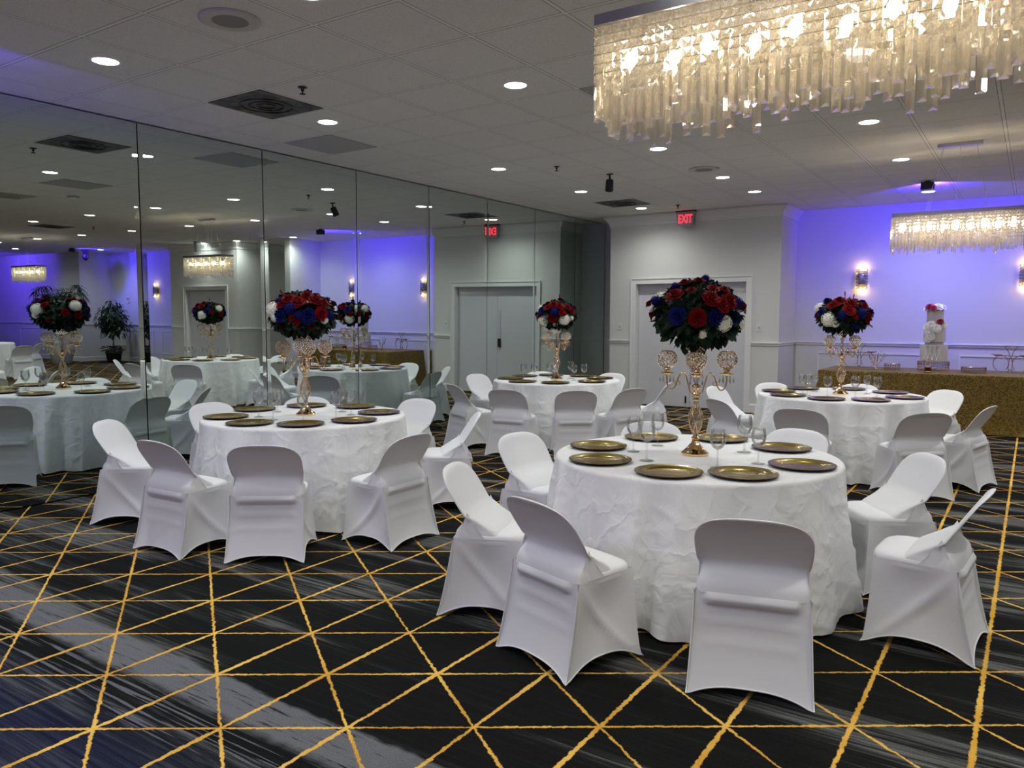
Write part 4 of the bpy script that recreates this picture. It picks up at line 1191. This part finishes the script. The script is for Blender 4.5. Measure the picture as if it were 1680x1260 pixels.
# swirl stand
def stand(loc, rz, label):
    r = empty('dessert_stand', (loc[0], loc[1], ZB), rz); b = MB()
    for s in (-1, 1):
        pts = [(s * (.115 - .095 * cos(t)), 0, .115 + .105 * sin(t)) for t in [pi * .0 + j * (2 * pi * .82) / 20 - .9 for j in range(21)]]
        b.tube(pts, .006, 6)
        b.tube([(s * .02, 0, .01), (s * .025, 0, .10), (s * .008, 0, .20), (s * .03, 0, .28), (s * .075, 0, .338)], .005, 6)
    b.tube([(-.2, 0, .218), (.2, 0, .218)], .006, 6)
    b.tube([(-.012, -.06, .006), (0, 0, .04), (.012, .06, .006)], .005, 6)
    b.build('scroll_frame', GOLDW, r)
    for x, z, rr in ((0, .346, .095), (-.17, .226, .07), (.17, .226, .07)):
        MB().lathe([(.001, 0), (rr * .9, 0), (rr, .004), (rr, .008), (rr * .94, .006), (.001, .005)], 32, (x, 0, z - .0), cap=False).build('serving_plate', GOLDW, r)
    tag(r, label, 'dessert stand', 'gold scroll dessert stands')
stand((4.45, 12.4), .25, 'gold scroll dessert stand at the left end of the sequin table')
stand((6.33, 12.4), -.3, 'gold scroll dessert stand at the right end of the sequin table')
def riser(x, y, rr, h, label):
    r = empty('cake_riser', (x, y, ZB)); b = MB()
    n = int(rr * 260)
    for i in range(n):
        a = 2 * pi * i / n; b.tube([(rr * cos(a), rr * sin(a), .004), (rr * cos(a), rr * sin(a), h - .004)], .0022, 4)
    for z in (.004, h * .33, h * .66, h - .004): b.tube([(rr * cos(a * pi / 20), rr * sin(a * pi / 20), z) for a in range(40)], .003, 4, closed=True)
    b.build('wire_drum', GOLDW, r)
    MB().lathe([(.001, 0), (rr + .003, 0), (rr + .003, .006), (.001, .007)], 40, (0, 0, h), cap=False).build('mirror_top', mat('riser_top', (.6, .45, .42), .2, metal=.9), r)
    tag(r, label, 'cake riser', 'round gold wire cake risers')
    return h
riser(4.94, 12.05, .10, .085, 'small solid looking gold drum riser left of the cake')
h1 = riser(5.43, 12.25, .195, .125, 'wide gold wire riser underneath the tiered cake')
riser(5.93, 12.02, .145, .075, 'low gold wire riser right of the cake')
# crown candle cup
r = empty('crown_candle_holder', (5.42, 11.72, ZB))
MB().lathe([(.001, 0), (.045, 0), (.05, .01), (.038, .02), (.045, .07), (.05, .08), (.046, .08), (.04, .02), (.001, .018)], 20, cap=False).build('cup', GOLDW, r)
b = MB()
for i in range(8):
    a = i * pi / 4; b.tube([(.048 * cos(a), .048 * sin(a), .078), (.085 * cos(a), .085 * sin(a), .12), (.07 * cos(a), .07 * sin(a), .155), (.01 * cos(a), .01 * sin(a), .17)], .0025, 4)
b.octa((0, 0, .18), .01, .018); b.build('crown', GOLDW, r)
tag(r, 'small gold crown-shaped candle holder in front of the tiered cake', 'candle holder')
# gold twig
r = empty('twig_ornament', (4.72, 12.1, ZB)); b = MB(); rg = random.Random(3)
for i in range(11):
    a = rg.uniform(0, 2 * pi); q = rg.uniform(.05, .13); h = rg.uniform(.16, .26)
    b.tube([(0, 0, .01), (q * .4 * cos(a), q * .4 * sin(a), h * .5), (q * cos(a), q * sin(a), h)], .0022, 4)
    for j in range(3): b.octa((q * cos(a) * (.6 + .2 * j), q * sin(a) * (.6 + .2 * j), h * (.6 + .2 * j)), .007, .012)
b.build('twigs', GOLDW, r); MB().lathe([(.001, 0), (.04, 0), (.03, .012), (.001, .014)], 16, cap=False).build('foot', GOLDW, r)
tag(r, 'small gold twig ornament reflected between the cake and the scroll stand', 'ornament')
# cake
cz = ZB + h1 + .0085
r = empty('tiered_cake', (5.43, 12.25, cz))
def tier(z, rr, h, sq=2.0, name='cake_tier'):
    b = MB()
    prof = [(.0, 0), (1, 0), (1, .94), (.985, .985), (.95, 1), (0, 1)]
    def P(u, v):
        a = 2 * pi * u; k = v * 5; i = min(4, int(k)); f = k - i
        q = prof[i][0] * (1 - f) + prof[i + 1][0] * f; zz = prof[i][1] * (1 - f) + prof[i + 1][1] * f
        s = (abs(cos(a)) ** sq + abs(sin(a)) ** sq) ** (-1 / sq)
        return (rr * q * s * cos(a), rr * q * s * sin(a), z + h * zz)
    b.grid(P, 48, 5, cu=True, flip=False); return b.build(name, CAKE, r, auto=40)
tier(0, .17, .225, 2.6); MB().lathe([(.115, .225), (.115, .262)], 30).build('spacer', mat('silver_spacer', (.6, .6, .62), .25, metal=.9), r)
tier(.262, .135, .20); tier(.462, .105, .25)
b = MB()
for i in range(7):
    a = -pi / 2 + (i - 3) * .32
    for s in (-1, 1):
        b.tube([(.1735 * cos(a + s * .28 * t), .1735 * sin(a + s * .28 * t) - .006, .02 + .19 * t) for t in (0, .25, .5, .75, 1)], .004, 5)
b.build('icing_swag', SUGAR, r)
rg = random.Random(9)
PF = rose_mesh('sugar_rose', SUGAR, 5); 
fl = [(-.07, -.09, .74, .035, 'wine'), (-.02, -.11, .72, .035, 'wine'), (-.10, -.06, .71, .035, 'white'), (.04, -.08, .73, .04, 'white'), (.08, -.03, .73, .04, 'white'), (-.05, -.03, .745, .035, 'pink'), (.03, 0, .745, .04, 'white'),
      (.07, -.125, .535, .032, 'wine'), (.02, -.14, .50, .03, 'pink'), (-.03, -.14, .49, .045, 'white'), (.03, -.145, .455, .045, 'white'), (-.07, -.125, .46, .045, 'white'), (-.05, -.14, .40, .045, 'white'), (-.03, -.145, .34, .042, 'white'), (.11, -.10, .50, .035, 'white'), (-.06, -.135, .30, .035, 'white')]
rm = {'wine': rose_mesh('dark_pink_rose', WINEF, 6), 'pink': rose_mesh('pink_rose', PINKF, 7), 'white': PF}
for x, y, z, s, c in fl:
    nm = {'wine': 'dark_pink_rose', 'pink': 'pink_rose', 'white': 'sugar_rose'}[c]
    o = bpy.data.objects.new(nm, rm[c]); COL.objects.link(o); o.parent = r; o.location = (x, y, z); o.scale = (s * 1.25, s * 1.25, s * 1.25)
    N = Vector((x, y - .05, .12 if z > .7 else .04)).normalized(); o.rotation_euler = N.to_track_quat('Z', 'Y').to_euler()
tag(r, 'three-tier white cake with pink and white sugar flowers on the sequin table', 'cake')

# ------------------------------------------------------------------ plants
r = empty('potted_ficus', (15.35, 12.45, 0))
MB().lathe([(.001, 0), (.15, 0), (.17, .02), (.22, .28), (.235, .32), (.215, .32), (.2, .28), (.001, .27)], 28, cap=False).build('pot', POT, r)
MB().tube([(0, 0, .26), (.02, .01, .5), (-.02, 0, .8), (.01, 0, 1.1), (0, .02, 1.5)], [.022, .018, .016, .014, .008], 8).build('trunk', BARK, r)
b = MB(); rg = random.Random(11)
for i in range(620):
    a = rg.uniform(0, 2 * pi); u = rg.uniform(-1, 1); q = sqrt(1 - u * u); R = rg.uniform(.35, 1.0)
    p = Vector((q * cos(a) * .52 * R * (1.0 - .25 * u), q * sin(a) * .42 * R * (1.0 - .25 * u), 1.25 + u * .56 * R))
    d = Vector((cos(a) * .6, sin(a) * .6, -.6 + rg.uniform(-.3, .5))); leaf(b, p, d, Vector((0, 0, 1)), rg.uniform(.09, .13), .055, .4)
for i in range(120):
    a = rg.uniform(0, 2 * pi); q = rg.uniform(.02, .28); leaf(b, Vector((q * cos(a), q * sin(a), .30 + rg.uniform(0, .18))), Vector((cos(a), sin(a), .5)), Vector((0, 0, 1)), .13, .08, .5)
for i in range(14):
    a = i * 2.4; b.tube([(0, 0, .9 + i * .04), (.25 * cos(a), .22 * sin(a), 1.15 + i * .03), (.42 * cos(a), .36 * sin(a), 1.2 + i * .035)], .006, 4)
b.build('leaves', LEAF, r)
tag(r, 'tall leafy ficus tree in a black pot, reflected against the blue wall', 'plant')
r = empty('potted_palm', (15.75, 11.2, 0))
MB().lathe([(.001, 0), (.2, 0), (.24, .05), (.32, .35), (.36, .55), (.34, .58), (.38, .64), (.35, .64), (.3, .55), (.001, .5)], 30, cap=False).build('urn', PALEPOT, r)
b = MB()
for i in range(17):
    a = i * 2.39996; L = .50 + .25 * rg.random(); H = 1.9 + .45 * rg.random(); pts = []
    for j in range(9):
        t = j / 8; pts.append(Vector((cos(a) * L * t ** 1.3, sin(a) * L * t ** 1.3, .52 + H * (t * 1.3 - .62 * t * t * t))))
    b.tube(pts, .007, 4)
    for j in range(2, 9):
        for s in (-1, 1):
            d = (pts[j] - pts[j - 1]).normalized(); sd = d.cross(Vector((0, 0, 1))).normalized() * s
            for q in (0, .5): leaf(b, pts[j].lerp(pts[j - 1], q), sd + d * .8 - Vector((0, 0, .35)), Vector((0, 0, 1)), .26, .03, .3)
b.build('fronds', LEAF, r)
tag(r, 'palm in a large pale urn, reflected behind the leftmost bouquet', 'plant')

# ------------------------------------------------------------------ camera
cam = bpy.data.cameras.new('camera'); co = bpy.data.objects.new('camera', cam); COL.objects.link(co)
cam.sensor_fit = 'HORIZONTAL'; cam.sensor_width = 36; cam.lens = 1280.285 / 1680 * 36; cam.clip_end = 100; cam.clip_start = .05
pitch, yaw = .08643015, .58854035
F = Vector((-sin(yaw) * cos(pitch), cos(yaw) * cos(pitch), -sin(pitch))); R = Vector((cos(yaw), sin(yaw), 0)); U = R.cross(F)
Mx = Matrix((R, U, -F)).transposed().to_4x4(); Mx.translation = Vector((6.5719, 0, 1.5)); co.matrix_world = Mx
SC.camera = co
w = bpy.data.worlds.new('world'); SC.world = w; w.use_nodes = True
w.node_tree.nodes['Background'].inputs[0].default_value = (.5, .5, .55, 1); w.node_tree.nodes['Background'].inputs[1].default_value = .05
